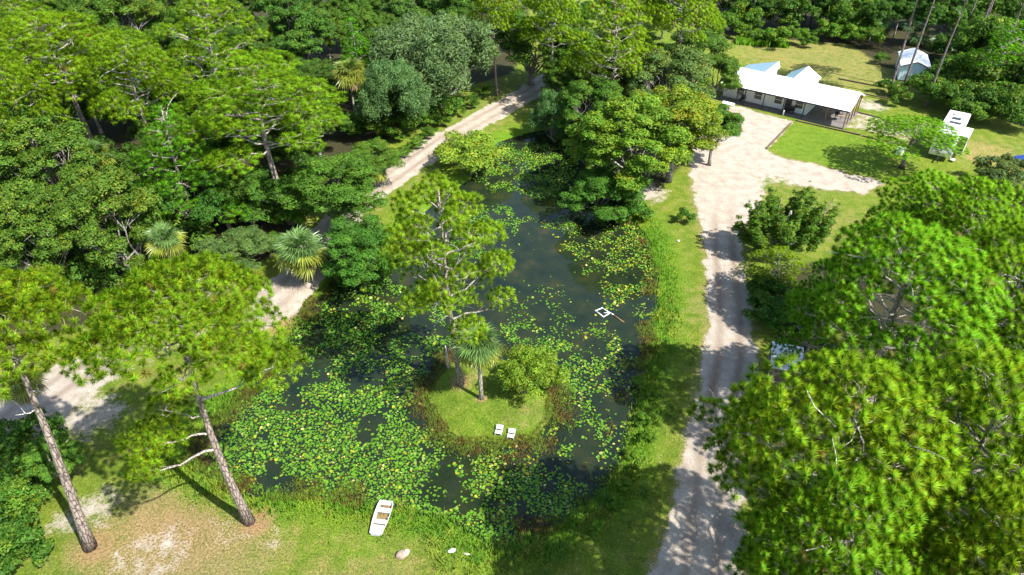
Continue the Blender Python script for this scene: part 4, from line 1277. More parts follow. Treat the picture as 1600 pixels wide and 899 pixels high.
def palm(x, y, H, size, label, group=None, yellow=0.2, dead=0.2, seed=0, lean=(0, 0), n=40, green=(0.9, 1.1, 1.2), rad=0.16):
    rng = np.random.default_rng(seed + 500)
    root = empty('palm_tree', (x, y, ground_z(x, y)), rng.random() * 6.28, label, 'tree', group)
    ts = np.linspace(0, 1, 6)
    P = [(lean[0] * t ** 1.5, lean[1] * t ** 1.5, H * t - (0.2 if t == 0 else 0)) for t in ts]
    link('trunk', MB().tube(P, [rad * 1.3, rad, rad * 0.95, rad * 0.95, rad * 1.0, rad * 1.15], 9).mesh('palm_trunk', M['palmbark']), root)
    top = Vector(P[-1])
    for i in range(n):
        t = (i + rng.random()) / n                   # 0 youngest .. 1 oldest
        el = math.radians(80 - 140 * t ** 0.85 + rng.normal() * 8)
        az = i * 2.399 + rng.normal() * 0.2
        is_dead = t > 1 - dead * 0.6
        me = FROND_DEAD if is_dead else FRONDS[i % 3]
        o = link('frond', me, root)
        o.location = top + Vector((0, 0, 0.15 * (1 - t)))
        o.rotation_euler = Euler((rng.normal() * 0.25, -el, az), 'XYZ')
        s = size * (0.85 + 0.3 * rng.random()) * (0.75 + 0.35 * min(1, t * 2))
        o.scale = (s, s, s)
        if is_dead:
            c = (1.7, 0.95, 1.8)
        elif t > 1 - dead - yellow:
            c = (1.6, 1.28, 0.7)
        else:
            c = (green[0], green[1], green[2])
        v_ = 0.85 + 0.3 * rng.random()
        o.color = (c[0] * v_, c[1] * v_, c[2] * v_, 1)
    return root


x, y = at(752, 622)
palm(x, y, 5.4, 1.12, 'cabbage palm with slender grey trunk on the pond island', None, 0.25, 0.18, 1, (-0.1, 0.1), 64)
x, y = at(484, 440)
palm(x, y, 3.7, 1.45, 'fan palm with a skirt of tan dead fronds on the left shore', None, 0.2, 0.28, 2, (-0.3, 0.0), 60, (0.9, 1.1, 1.2))
x, y = at(556, 192)
palm(x, y, 7.2, 1.45, 'tall yellowing palm with pale trunk in front of the woods by the mossy oaks', None, 0.55, 0.2, 3, (-0.3, 0.1), 60, (1.1, 1.1, 0.8))
x, y = at(256, 372, 5.2)
palm(x, y, 5.0, 1.05, 'yellow fan palm just above the top of the large front pine', None, 0.35, 0.15, 4)
x, y = at(146, 243, 7.0)
palm(x, y, 7.0, 1.2, 'palm with drooping yellow fronds deep in the upper left woods', None, 0.4, 0.15, 5)
x, y = at(75, 668)
palm(x, y, 4.6, 1.0, 'palm with brown hanging fronds half hidden by the leaning pine crown', None, 0.2, 0.6, 6)
x, y = at(587, 150, 4.5)
palm(x, y, 4.5, 1.2, 'small palm with brown fronds right of the tall yellowing palm', None, 0.4, 0.4, 7, n=32)
x, y = at(583, 262, 2.4)
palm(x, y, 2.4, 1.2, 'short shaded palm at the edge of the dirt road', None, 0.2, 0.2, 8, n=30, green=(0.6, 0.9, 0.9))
for i, (u, v) in enumerate([(1320, 45), (1372, 60), (1435, 70), (1470, 80), (1500, 100), (1420, 45)]):
    x, y = at(u, v)
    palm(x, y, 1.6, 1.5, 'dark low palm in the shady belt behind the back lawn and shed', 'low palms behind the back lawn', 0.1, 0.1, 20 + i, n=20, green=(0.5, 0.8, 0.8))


# ------------------------------------------------------------------ water plants and grass
def scatter_poly(P, spacing, seed):
    r_ = np.random.default_rng(seed)
    P = np.array(P)
    xs = np.arange(P[:, 0].min(), P[:, 0].max(), spacing)
    ys = np.arange(P[:, 1].min(), P[:, 1].max(), spacing)
    X, Y = np.meshgrid(xs, ys)
    X = X.ravel() + (r_.random(X.size) - 0.5) * spacing * 0.95
    Y = Y.ravel() + (r_.random(Y.size) - 0.5) * spacing * 0.95
    return X, Y


X, Y = scatter_poly(POND, 0.19, 91)
dw = grid_val(d_water, X, Y)
ok = dw < -0.15
X, Y, dw = X[ok], Y[ok], dw[ok]
dens = np.full(X.shape, 0.01)
yel = np.full(X.shape, 0.10)
for pts, dd, yy in [
    ([(300, 690), (360, 640), (440, 600), (520, 580), (640, 600), (665, 690), (740, 722), (840, 722), (890, 700), (912, 780), (820, 840), (720, 830), (640, 795), (500, 778), (400, 772), (310, 750)], 0.86, 0.09),
    ([(455, 510), (480, 470), (530, 440), (600, 430), (700, 480), (700, 560), (645, 612), (520, 600), (430, 600)], 0.62, 0.10),
    ([(830, 340), (900, 330), (1000, 350), (1030, 420), (1030, 520), (985, 500), (930, 470), (900, 400)], 0.50, 0.30),
    ([(885, 530), (930, 495), (1000, 560), (1000, 600), (985, 700), (940, 760), (905, 720), (880, 620)], 0.45, 0.22),
    ([(790, 455), (880, 445), (930, 470), (890, 520), (840, 550), (790, 560)], 0.16, 0.05),
    ([(780, 505), (840, 515), (900, 540), (895, 620), (870, 590), (800, 545)], 0.7, 0.08),
    ([(735, 285), (770, 225), (905, 215), (900, 290), (850, 320), (800, 290), (770, 300)], 0.6, 0.15),
    ([(690, 350), (790, 320), (812, 350), (800, 410), (740, 415), (690, 430)], 0.6, 0.05),
    ([(640, 560), (690, 660), (760, 700), (850, 690), (890, 640), (900, 720), (840, 740), (740, 735), (660, 700)], 0.40, 0.25)]:
    s_ = sdf(poly(pts, WATER_Z), X, Y)
    wgt = smooth(0.8, -0.6, s_ + (fnoise(X, Y, 2.2, 60) - 0.5) * 3)
    dens = np.maximum(dens, dd * wgt)
    yel = np.where(s_ < 0.4, yy, yel)
clump = fnoise(X, Y, 1.5, 31)
prob = dens * (0.06 + 1.5 * smooth(0.34, 0.57, clump + (dens - 0.5) * 0.22))
r_ = np.random.default_rng(92)
ok = r_.random(X.shape) < prob
X, Y, yel = X[ok], Y[ok], yel[ok]
rad = 0.055 + 0.075 * r_.random(X.shape) ** 1.5
order = np.argsort(Y)
X, Y, yel, rad = X[order], Y[order], yel[order], rad[order]


def pad_geo(rng, k=9):
    a = np.linspace(0.22, 2 * math.pi - 0.22, k)
    rr = 1 + 0.06 * rng.normal(size=k)
    rim = np.stack([np.cos(a) * rr, np.sin(a) * rr, 0.05 + 0.10 * rng.random(k)], -1)
    V = np.concatenate([[[0, 0, 0.0]], rim])
    T = np.array([(0, i, i + 1) for i in range(1, k)])
    return V, T


def pad_color(y_, rng):
    q = rng.random()
    if q < y_:
        c = np.array((0.24, 0.26, 0.018)) if rng.random() < 0.85 else np.array((0.40, 0.36, 0.12))
    elif q < y_ + 0.12:
        c = np.array((0.115, 0.205, 0.030))
    else:
        c = np.array((0.062, 0.170, 0.010)) * (1 + 0.5 * rng.random() * np.array((1, 0.4, 0.5)))
    return c * (0.8 + 0.4 * rng.random())


pad_vars = []
for i in range(6):
    V, T = pad_geo(r_)
    pad_vars.append(tri_mesh('lily_pad', V, T, np.ones((len(V), 3)), mat=M['pad']))
NIND = 300
rng = np.random.default_rng(93)
for i in range(min(NIND, len(X))):
    o = link('lily_pad', pad_vars[i % 6], None, None, (X[i], Y[i], WATER_Z + 0.012 + 0.02 * rng.random()), (rng.normal() * 0.1, rng.normal() * 0.1, rng.random() * 6.28))
    o.scale = (rad[i],) * 3
    o.color = tuple(pad_color(yel[i], rng)) + (1,)
    tag(o, 'round lily pad floating near the front bank of the pond', 'lily pad', 'lily pads near the front bank')
VV, TT, CC = [], [], []
nb_ = 0
for i in range(NIND, len(X)):
    V, T = pad_geo(rng, 8)
    a = rng.random() * 6.28
    ca, sa_ = math.cos(a), math.sin(a)
    tx, ty = rng.normal(size=2) * 0.22
    W = V * rad[i]
    W = np.stack([W[:, 0] * ca - W[:, 1] * sa_, W[:, 0] * sa_ + W[:, 1] * ca, W[:, 2] + W[:, 0] * tx + W[:, 1] * ty + 0.015], -1) + np.array([X[i], Y[i], WATER_Z + 0.02 * rng.random()])
    VV.append(W)
    TT.append(T + nb_)
    CC.append(np.repeat(pad_color(yel[i], rng)[None], len(V), 0))
    nb_ += len(V)
tag(link('lily_pads', tri_mesh('lily_pads', np.concatenate(VV), np.concatenate(TT), np.concatenate(CC), mat=M['pad'])),
    'carpet of green and yellow lily pads spread over the pond', 'lily pads', kind='stuff')
print('PADS', len(X))


def blades(name, X, Y, Z, h, w, cols, label, cat, seed, lean=0.5):
    r_ = np.random.default_rng(seed)
    n = len(X)
    a = r_.random(n) * 6.28
    d = np.stack([np.cos(a), np.sin(a)], -1)
    p = np.stack([X, Y, Z - 0.03], -1)
    side = np.stack([-d[:, 1], d[:, 0], np.zeros(n)], -1) * (w * (0.6 + 0.8 * r_.random(n)))[:, None]
    hh = h * (0.55 + 0.9 * r_.random(n))
    tipv = p + np.concatenate([d * (hh * lean * (0.3 + r_.random(n)))[:, None], hh[:, None]], 1)
    V = np.stack([p - side, p + side, tipv], 1).reshape(-1, 3)
    T = np.arange(n * 3).reshape(-1, 3)
    nn = unit(np.concatenate([d * 0.35, np.ones((n, 1))], 1))
    g = np.cross(V[1::3] - V[0::3], V[2::3] - V[0::3])
    fl = (g * nn).sum(1) < 0
    T[fl] = T[fl][:, [1, 0, 2]]
    c = cols * (0.75 + 0.5 * r_.random((n, 1)))
    return tag(link(name, tri_mesh(name, V, T, np.repeat(c, 3, 0), np.repeat(nn, 3, 0), M['grass'])), label, cat, kind='stuff')


r_ = np.random.default_rng(95)
# lush bank grass
bx0, bx1, by0, by1 = -34, 20, 20, 66
n0 = 330000
X = bx0 + (bx1 - bx0) * r_.random(n0)
Y = by0 + (by1 - by0) * r_.random(n0)
dp = grid_val(d_pond, X, Y)
dd_ = grid_val(np.minimum(np.minimum(d_drive, d_lot), d_road), X, Y)
pr = smooth(4.2 - 1.6 * smooth(6, 11, X), 0.8, dp) * (dp > -0.6) * smooth(0.2, 1.2, dd_) * (0.25 + 1.2 * fnoise(X, Y, 2.0, 70))
ok = r_.random(n0) < pr
X, Y, dp = X[ok], Y[ok], dp[ok]
Z = grid_val(GZ, X, Y)
hg = 0.08 + 0.26 * smooth(3.0, 0.2, dp) * (0.5 + fnoise(X, Y, 1.6, 80))
cl = np.where((fnoise(X, Y, 1.8, 41) > 0.56)[:, None], np.array((0.24, 0.33, 0.028)), np.array((0.130, 0.275, 0.020)))
blades('bank_grass', X, Y, Z, hg, 0.035, cl, 'tall bright green grass along the banks of the pond', 'grass', 96)
print('BANK', len(X))
# reeds: olive and reddish stems in the shallows
n0 = 700000
X = bx0 + (bx1 - bx0) * r_.random(n0)
Y = by0 + (by1 - by0) * r_.random(n0)
dw = grid_val(d_water, X, Y)
di = grid_val(d_isle, X, Y)
cl_n = fnoise(X, Y, 1.7, 50)
pr = np.maximum(smooth(-2.1, -0.3, dw) * smooth(0.44, 0.60, cl_n), smooth(2.3, 0.4, di) * smooth(0.30, 0.46, cl_n) * 0.8) * (dw < 0.35)
ok = r_.random(n0) < pr
X, Y, dw = X[ok], Y[ok], dw[ok]
Z = np.maximum(grid_val(GZ, X, Y), WATER_Z)
cl = np.where((fnoise(X, Y, 1.1, 44) > 0.54)[:, None], np.array((0.115, 0.085, 0.020)), np.array((0.12, 0.17, 0.020)))
cl = np.where((r_.random(len(X)) < 0.15)[:, None], np.array((0.19, 0.17, 0.035)), cl)
blades('reeds', X, Y, Z, np.full(len(X), 0.26), 0.026, cl, 'olive and reddish reeds in the shallows around island and banks', 'reeds', 97, 0.8)
print('REEDS', len(X))
# short lawn tufts where the camera is near
n0 = 260000
X = -32 + 50 * r_.random(n0)
Y = 20 + 26 * r_.random(n0)
dd_ = grid_val(np.minimum(d_drive, d_road), X, Y)
sdv = grid_val(np.maximum(sand, straw), X, Y)
wv_ = grid_val(d_water, X, Y)
ok = (dd_ > 0.6) & (wv_ > 0.2) & (r_.random(n0) < (1 - sdv) ** 2 * smooth(0.3, 0.6, fnoise(X, Y, 1.2, 66)))
X, Y = X[ok], Y[ok]
Z = grid_val(GZ, X, Y)
dr = grid_val(dry, X, Y)
cl = np.array((0.14, 0.22, 0.022)) + np.clip(dr, 0, 0.6)[:, None] * np.array((0.20, 0.06, 0.10))
blades('lawn_grass', X, Y, Z, np.full(len(X), 0.09), 0.03, cl, 'short mown lawn grass at the front of the pond', 'grass', 98, 0.9)
print('LAWN', len(X))
# rank weeds in tussocks on the shady right bank and near the front bank
n0 = 90000
X = -12 + 27 * r_.random(n0)
Y = 21.5 + 30 * r_.random(n0)
dp = grid_val(d_pond, X, Y)
dd_ = grid_val(d_drive, X, Y)
wn = fnoise(X, Y, 1.3, 52)
ok = (dp > -0.2) & (dd_ > 0.4) & (r_.random(n0) < smooth(4.5, 0.5, dp) * smooth(0.50, 0.62, wn))
X, Y, wn = X[ok], Y[ok], wn[ok]
cl = np.where((fnoise(X, Y, 0.9, 57) > 0.5)[:, None], np.array((0.20, 0.27, 0.030)), np.array((0.10, 0.22, 0.016)))
blades('bank_weeds', X, Y, grid_val(GZ, X, Y), 0.12 + 1.2 * np.clip(wn - 0.5, 0, 0.25), 0.045, cl, 'tussocks of rank yellow green weeds on the right bank of the pond', 'weeds', 103, 0.9)
# tall weeds at the far edge of the back lawn
n0 = 9000
P_ = np.array(poly([(1150, 62), (1225, 68), (1232, 76), (1150, 70)]))
X = P_[:, 0].min() + (P_[:, 0].max() - P_[:, 0].min()) * r_.random(n0)
Y = P_[:, 1].min() + (P_[:, 1].max() - P_[:, 1].min()) * r_.random(n0)
ok = sdf(P_, X, Y) < 0
X, Y = X[ok], Y[ok]
blades('tall_weeds', X, Y, grid_val(GZ, X, Y), np.full(len(X), 0.9), 0.09, np.tile(np.array((0.12, 0.27, 0.012)), (len(X), 1)), 'strip of tall bright weeds behind the back lawn', 'weeds', 99)


# ------------------------------------------------------------------ the long white house
ex, ey = at(1326, 174, 2.6)
HX = Vector((-0.8, 0.6, 0))          # along the front, to the left
HR = math.atan2(0.6, -0.8)           # local +X = s (leftwards); local +Y must be depth, so mirror: use explicit mapping
HY = Vector((0.6, 0.8, 0))


def hp(s, d, z):
    """House coordinates: s metres left along the front eave from its right end, d metres back, z up -> root local."""
    return (-s, d, z)


house = empty('long_house', (ex, ey, 0.0), math.atan2(-0.6, 0.8), 'long white metal roofed house with a dark front porch and open carport', 'house')
# local X = (0.8,-0.6) -> s is -X ; local Y = (0.6,0.8) = depth
LEN = 18.4


def slab_roof(name, a, b, c, d_, th, mat, parent):
    """Roof sheet between four corners with a real thickness."""
    t = Vector((0, 0, th))
    top = [Vector(p) for p in (a, b, c, d_)]
    return MB().hexa([p - t for p in top], top).obj(name, mat, parent)


roof = slab_roof('roof', hp(LEN, 1.75, 3.10), hp(-0.15, 1.75, 3.10), hp(-0.15, 3.95, 4.0), hp(LEN, 3.95, 4.0), 0.10, M['roof'], house)
slab_roof('roof', hp(LEN, 3.952, 4.0), hp(-0.15, 3.952, 4.0), hp(-0.15, 7.7, 2.55), hp(LEN, 7.7, 2.55), 0.10, M['roof'], house)
slab_roof('porch_roof', hp(LEN, -0.1, 2.62), hp(-0.15, -0.1, 2.62), hp(-0.15, 1.80, 3.06), hp(LEN, 1.80, 3.06), 0.08, M['roof'], house)
MB().box(-LEN, 0.15, 3.85, 4.05, 4.0, 4.05).obj('ridge_cap', M['white'], house)
MB().box(-LEN, 0.15, -0.14, -0.105, 2.42, 2.60).obj('fascia', M['darktrim'], house)
MB().add([hp(-0.17, -0.1, 2.45), hp(-0.17, 1.8, 2.9), hp(-0.17, 3.95, 3.82), hp(-0.17, 7.7, 2.4), hp(-0.17, 7.7, 2.57), hp(-0.17, 3.95, 4.02), hp(-0.17, 1.8, 3.08), hp(-0.17, -0.1, 2.63),
          hp(-0.22, -0.1, 2.45), hp(-0.22, 1.8, 2.9), hp(-0.22, 3.95, 3.82), hp(-0.22, 7.7, 2.4), hp(-0.22, 7.7, 2.57), hp(-0.22, 3.95, 4.02), hp(-0.22, 1.8, 3.08), hp(-0.22, -0.1, 2.63)],
         [(0, 1, 6, 7), (1, 2, 5, 6), (2, 3, 4, 5), (15, 14, 9, 8), (14, 13, 10, 9), (13, 12, 11, 10), (0, 8, 9, 1), (1, 9, 10, 2), (2, 10, 11, 3), (7, 6, 14, 15), (6, 5, 13, 14), (5, 4, 12, 13), (0, 7, 15, 8), (3, 11, 12, 4)]).obj('gable_trim', M['white'], house)
# walls with vertical battens
w = MB()
w.box(-LEN + 0.2, -5.7, 1.75, 1.90, 0.0, 2.98)
w.box(-LEN + 0.2, -5.7, 7.2, 7.35, 0.0, 2.55)
w.box(-LEN + 0.2, -LEN + 0.35, 1.902, 7.198, 0.0, 2.7)
w.box(-5.85, -5.7, 1.902, 7.198, 0.0, 2.7)
s = 5.9
while s < LEN - 0.3:
    w.box(-s - 0.03, -s + 0.03, 1.72, 1.748, 0.12, 2.95)
    s += 0.61
w.obj('wall', M['whitewall'], house)
MB().box(-LEN, 0.05, -0.05, 1.7, -0.05, 0.12).obj('porch_floor', M['slabfloor'], house)
MB().box(-5.68, 0.05, 1.702, 7.4, -0.05, 0.11).obj('carport_floor', M['slabfloor'], house)
for s_ in (6.9, 9.9, 12.9, 15.6):
    f = MB()
    for a in ((-0.62, -0.54, 0.75, 2.05), (0.54, 0.62, 0.75, 2.05), (-0.538, 0.538, 0.75, 0.83), (-0.538, 0.538, 1.97, 2.05), (-0.538, 0.538, 1.37, 1.42)):
        f.box(-s_ + a[0], -s_ + a[1], 1.66, 1.717, a[2], a[3])
    fo = f.obj('window', M['white'], house)
    MB().box(-s_ - 0.536, -s_ + 0.536, 1.69, 1.71, 0.832, 1.968).obj('pane', M['glass'], fo)
for s_ in (8.4, 14.2):
    do = MB().box(-s_ - 0.45, -s_ + 0.45, 1.68, 1.716, 0.13, 2.15).obj('door', M['whitewall'] if s_ > 10 else M['darktrim'], house)
    MB().box(-s_ + 0.33, -s_ + 0.40, 1.62, 1.678, 1.05, 1.12).obj('handle', M['greymetal'], do)
for s_ in (5.75, 8.6, 11.5, 14.3, 15.4, 18.0):
    MB().box(-s_ - 0.06, -s_ + 0.06, 0.0, 0.12, 0.12, 2.60).obj('porch_post', M['darktrim'], house)
for (s_, d_, hh) in ((0.1, 0.0, 2.58), (0.1, 1.9, 2.95), (0.1, 3.9, 3.8), (0.1, 5.6, 3.2), (0.1, 7.2, 2.6), (2.9, 1.2, 2.8), (2.9, 4.0, 3.8), (4.2, 3.9, 3.8)):
    MB().box(-s_ - 0.07, -s_ + 0.07, d_, d_ + 0.14, 0.11, hh).obj('carport_post', M['wood'], house)
MB().box(-5.6, 0.1, 7.15, 7.29, 2.25, 2.44).obj('beam', M['wood'], house)
# rear wings


def wing(s0, sr, s1, d0, d1, ze0, zr, ze1):
    ov = 0.25
    slab_roof('wing_roof', hp(sr, d0, zr), hp(s0 - ov, d0, ze0 - 0.1), hp(s0 - ov, d1 + ov, ze0 - 0.1), hp(sr, d1 + ov, zr), 0.08, M['roof'], house)
    slab_roof('wing_roof', hp(s1 + ov, d0, ze1 - 0.1), hp(sr + 0.004, d0, zr), hp(sr + 0.004, d1 + ov, zr), hp(s1 + ov, d1 + ov, ze1 - 0.1), 0.08, M['skytint_metal'], house)
    m = MB()
    pts = [(s0, 0.0), (s1, 0.0), (s1, ze1 - 0.12), (sr, zr - 0.12), (s0, ze0 - 0.12)]
    va = [hp(a, 7.36, z) for a, z in pts]
    vb = [hp(a, d1, z) for a, z in pts]
    m.add(va + vb, [(0, 1, 2, 3, 4), (9, 8, 7, 6, 5), (0, 4, 9, 5), (1, 6, 7, 2), (0, 5, 6, 1)])
    m.obj('wing_wall', M['whitewall'], house)


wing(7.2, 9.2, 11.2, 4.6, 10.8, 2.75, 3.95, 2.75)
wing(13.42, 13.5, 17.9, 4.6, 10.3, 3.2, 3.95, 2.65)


def child_box(root, name, mat, *b):
    return MB().box(*b).obj(name, mat, root)


def house_world(s, d, z=0.0):
    return ex - s * 0.8 + d * 0.6, ey + s * 0.6 + d * 0.8, z


hrz = math.atan2(-0.6, 0.8)
# porch furniture
for (s_, lab) in ((14.9, 'dark porch chair by the first window from the left end'), (7.9, 'dark low porch bench near the carport end')):
    x, y, z = house_world(s_, 1.1, 0.12)
    b = empty('porch_chair' if s_ > 10 else 'porch_bench', (x, y, z), hrz, lab, 'chair' if s_ > 10 else 'bench')
    wd = 0.35 if s_ > 10 else 0.65
    child_box(b, 'seat', M['darktrim'], -wd, wd, -0.3, 0.25, 0.38, 0.45)
    child_box(b, 'backrest', M['darktrim'], -wd, wd, 0.252, 0.31, 0.38, 0.95)
    for lx in (-wd + 0.03, wd - 0.09):
        for ly in (-0.28, 0.17):
            child_box(b, 'leg', M['darktrim'], lx, lx + 0.06, ly, ly + 0.06, 0.0, 0.378)
# white step board and small white posts at the lot edge
x, y, z = house_world(16.3, -0.55, 0.0)
o = MB().box(-0.9, 0.9, -0.2, 0.2, -0.05, 0.22).box(-0.85, 0.85, -0.45, -0.202, -0.05, 0.10).obj('porch_step', M['white'], None, (x, y, 0), (0, 0, hrz), 0.015)
tag(o, 'long white step at the left end of the porch', 'step')
x, y = at(1223, 181)
o = MB().tube([(0, 0, -0.1), (0, 0, 0.75), (0, 0, 0.8)], [0.09, 0.09, 0.10], 10).obj('pipe_post', M['white'], None, (x, y, 0))
tag(o, 'short white post at the corner of lot and porch', 'post')
# dark equipment under the carport: a barbecue grill and a low utility cart
x, y, z = house_world(1.6, 2.8, 0.11)
g = empty('barbecue_grill', (x, y, z), hrz + 0.4, 'dark barbecue grill on legs under the carport', 'grill')
MB().tube([(-0.5, 0, 0.85), (-0.45, 0, 0.85), (0.45, 0, 0.85), (0.5, 0, 0.85)], [0.18, 0.30, 0.30, 0.18], 14).obj('barrel', M['darktrim'], g)
for lx in (-0.4, 0.36):
    for ly in (-0.2, 0.16):
        child_box(g, 'leg', M['darktrim'], lx, lx + 0.04, ly, ly + 0.04, 0, 0.7)
child_box(g, 'shelf', M['wood'], -0.45, 0.45, -0.62, -0.30, 0.75, 0.79)
# timber edging
def edging(u0, v0, u1, v1, lab, h=0.16):
    x0, y0 = at(u0, v0)
    x1, y1 = at(u1, v1)
    L_ = math.hypot(x1 - x0, y1 - y0)
    root = empty('timber_edging', ((x0 + x1) / 2, (y0 + y1) / 2, 0.0), math.atan2(y1 - y0, x1 - x0), lab, 'edging')
    n = max(2, round(L_ / 2.4))
    for i in range(n):
        a = -L_ / 2 + L_ * i / n
        b = a + L_ / n - 0.03
        dz = random.uniform(-0.02, 0.02)
        MB().box(a, b, -0.09, 0.09, -0.1, h + dz).obj('beam', M['timber'], root, bevel=0.012)


edging(1243, 189, 1345, 212, 'dark timber edging along the front of the porch and bright lawn')
edging(1347, 213, 1408, 228, 'dark timber edging between the tan patio and bright lawn')
edging(1197, 233, 1236, 193, 'timber edging between white gravel lot and bright lawn')
edging(1338, 176, 1376, 185, 'timber edging behind the tan patio next to the strip of grass')
edging(1310, 124, 1372, 136, 'low timber line crossing the back lawn behind the house', 0.2)
edging(1350, 148, 1388, 156, 'low timber line from the house corner to the bare pine trunks', 0.2)

# ------------------------------------------------------------------ blue shed
sx_, sy_ = at(1402, 126)
srz = math.atan2(-0.37, 0.93)
shed = empty('garden_shed', (sx_, sy_, 0.0), srz, 'pale blue gable shed with a white metal roof under the bare pine trunks', 'shed')
W_, D_ = 3.9, 7.2
m = MB()
prof = [(0, 0.15), (W_, 0.15), (W_, 2.45), (W_ / 2, 3.2), (0, 2.45)]
va = [(a, 0.0, z) for a, z in prof]
vb = [(a, D_, z) for a, z in prof]
m.add(va + vb, [(0, 1, 2, 3, 4), (9, 8, 7, 6, 5), (0, 4, 9, 5), (1, 6, 7, 2), (0, 5, 6, 1)])
for k in range(1, 10):
    m.box(k * W_ / 10 - 0.015, k * W_ / 10 + 0.015, -0.018, -0.001, 0.16, 2.4)
m.obj('wall', M['bluewall'], shed)
slab_roof('roof', (-0.25, -0.25, 2.44), (W_ / 2 - 0.002, -0.25, 3.30), (W_ / 2 - 0.002, D_ + 0.25, 3.30), (-0.25, D_ + 0.25, 2.44), 0.07, M['roof'], shed)
slab_roof('roof', (W_ / 2 + 0.002, -0.25, 3.30), (W_ + 0.25, -0.25, 2.44), (W_ + 0.25, D_ + 0.25, 2.44), (W_ / 2 + 0.002, D_ + 0.25, 3.30), 0.07, M['roof'], shed)
MB().add([(-0.25, -0.29, 2.28), (W_ / 2, -0.29, 3.14), (W_ + 0.25, -0.29, 2.28), (W_ + 0.25, -0.29, 2.40), (W_ / 2, -0.29, 3.26), (-0.25, -0.29, 2.40),
          (-0.25, -0.255, 2.28), (W_ / 2, -0.255, 3.14), (W_ + 0.25, -0.255, 2.28), (W_ + 0.25, -0.255, 2.40), (W_ / 2, -0.255, 3.26), (-0.25, -0.255, 2.40)],
         [(0, 1, 4, 5), (1, 2, 3, 4), (11, 10, 7, 6), (10, 9, 8, 7), (0, 6, 7, 1), (1, 7, 8, 2), (5, 4, 10, 11), (4, 3, 9, 10), (0, 5, 11, 6), (2, 8, 9, 3)]).obj('gable_trim', M['darktrim'], shed)
for k in (1.6, 3.1, 4.6, 5.9):
    f = MB().box(-0.05, -0.004, k - 0.35, k + 0.35, 0.35, 2.15).obj('door' if k in (3.1, 4.6) else 'shutter', M['whitewall'], shed)
    MB().box(-0.075, -0.052, k - 0.30, k - 0.22, 0.4, 2.1).obj('trim', M['darktrim'], f)
for px2 in (0.15, W_ / 2, W_ - 0.15):
    for py2 in (0.15, D_ / 2, D_ - 0.15):
        MB().box(px2 - 0.12, px2 + 0.12, py2 - 0.12, py2 + 0.12, -0.05, 0.148).obj('footing_block', M['slabfloor'], shed)
MB().box(W_ - 0.9, W_ - 0.1, -0.55, -0.05, -0.05, 0.12).obj('step', M['whitewall'], shed)

# ------------------------------------------------------------------ camper
rx, ry = at(1518, 178, 3.5)
crz = math.atan2(-0.8, -0.6)          # local +X runs forward, towards the camera; local +Y to the sunny side
cam_root = empty('camper_trailer', (rx, ry, 0.0), crz, 'white camper with slide out room and dark front window beside the small umbrella pine', 'camper')
CL, CW = 9.4, 2.5
# body with sloped front, in local coords: x forward, y from -CW (shaded side) to 0 (sunny side)... sunny side = local +Y
m = MB()
prof = [(0, 0.6), (CL - 0.3, 0.6), (CL, 1.2), (CL - 0.15, 2.2), (CL - 0.9, 3.25), (CL - 1.4, 3.42), (0.0, 3.42)]
va = [(a, -CW, z) for a, z in prof]
vb = [(a, 0.0, z) for a, z in prof]
n_ = len(prof)
m.add(va + vb, [tuple(range(n_)), tuple(reversed(range(n_, 2 * n_)))] + [(i, i + n_, (i + 1) % n_ + n_, (i + 1) % n_) for i in range(n_)])
m.obj('body', M['white'], cam_root, bevel=0.05)
child_box(cam_root, 'roof_membrane', M['white'], 0.05, CL - 1.45, -CW + 0.06, -0.06, 3.422, 3.46)
for (x0, x1, y0, y1) in ((2.6, 3.4, -1.75, -0.75), (4.3, 4.9, -1.8, -0.5)):
    child_box(cam_root, 'roof_vent', M['glass'], x0, x1, y0, y1, 3.462, 3.56)
child_box(cam_root, 'roof_hatch', M['darktrim'], 1.6, 1.9, -1.9, -1.5, 3.462, 3.55)
child_box(cam_root, 'air_conditioner', M['white'], 6.2, 7.1, -1.7, -0.8, 3.462, 3.72)
sl = child_box(cam_root, 'slide_out', M['white'], 4.4, 7.6, 0.002, 0.95, 0.75, 3.1)
child_box(cam_root, 'slide_roof', M['white'], 4.35, 7.65, 0.004, 1.02, 3.102, 3.16)
child_box(sl, 'window', M['glass'], 5.2, 6.8, 0.952, 0.965, 1.5, 2.4)
child_box(sl, 'shade_panel', M['darktrim'], 7.602, 7.612, 0.06, 0.9, 0.8, 3.05)  # dark sheet painting in the shade on the slide-out's front face
MB().add([(CL - 0.17, -CW + 0.3, 2.24), (CL - 0.17, -0.3, 2.24), (CL - 0.86, -0.3, 3.22), (CL - 0.86, -CW + 0.3, 3.22),
          (CL - 0.13, -CW + 0.3, 2.27), (CL - 0.13, -0.3, 2.27), (CL - 0.82, -0.3, 3.25), (CL - 0.82, -CW + 0.3, 3.25)],
         [(0, 1, 2, 3), (7, 6, 5, 4), (0, 4, 5, 1), (1, 5, 6, 2), (2, 6, 7, 3), (3, 7, 4, 0)]).obj('front_window', M['glass'], cam_root)
for k in (0.8, 2.6, 8.2):
    child_box(cam_root, 'window', M['glass'], k, k + 0.8, 0.003, 0.02, 1.7, 2.5)
child_box(cam_root, 'stripe', M['darktrim'], 0.1, 4.3, 0.003, 0.012, 1.0, 1.2)
for k in (3.0, 3.9):
    for yy in (-CW + 0.02, -0.27):
        wz = MB().tube([(k, yy, 0.36), (k, yy + 0.25, 0.36)], 0.36, 16).obj('wheel', M['rubber'], cam_root)
        MB().tube([(k, yy - 0.01 if yy < -1 else yy + 0.252, 0.36), (k, yy + 0.0 if yy < -1 else yy + 0.262, 0.36)], 0.2, 12).obj('rim', M['greymetal'], wz)
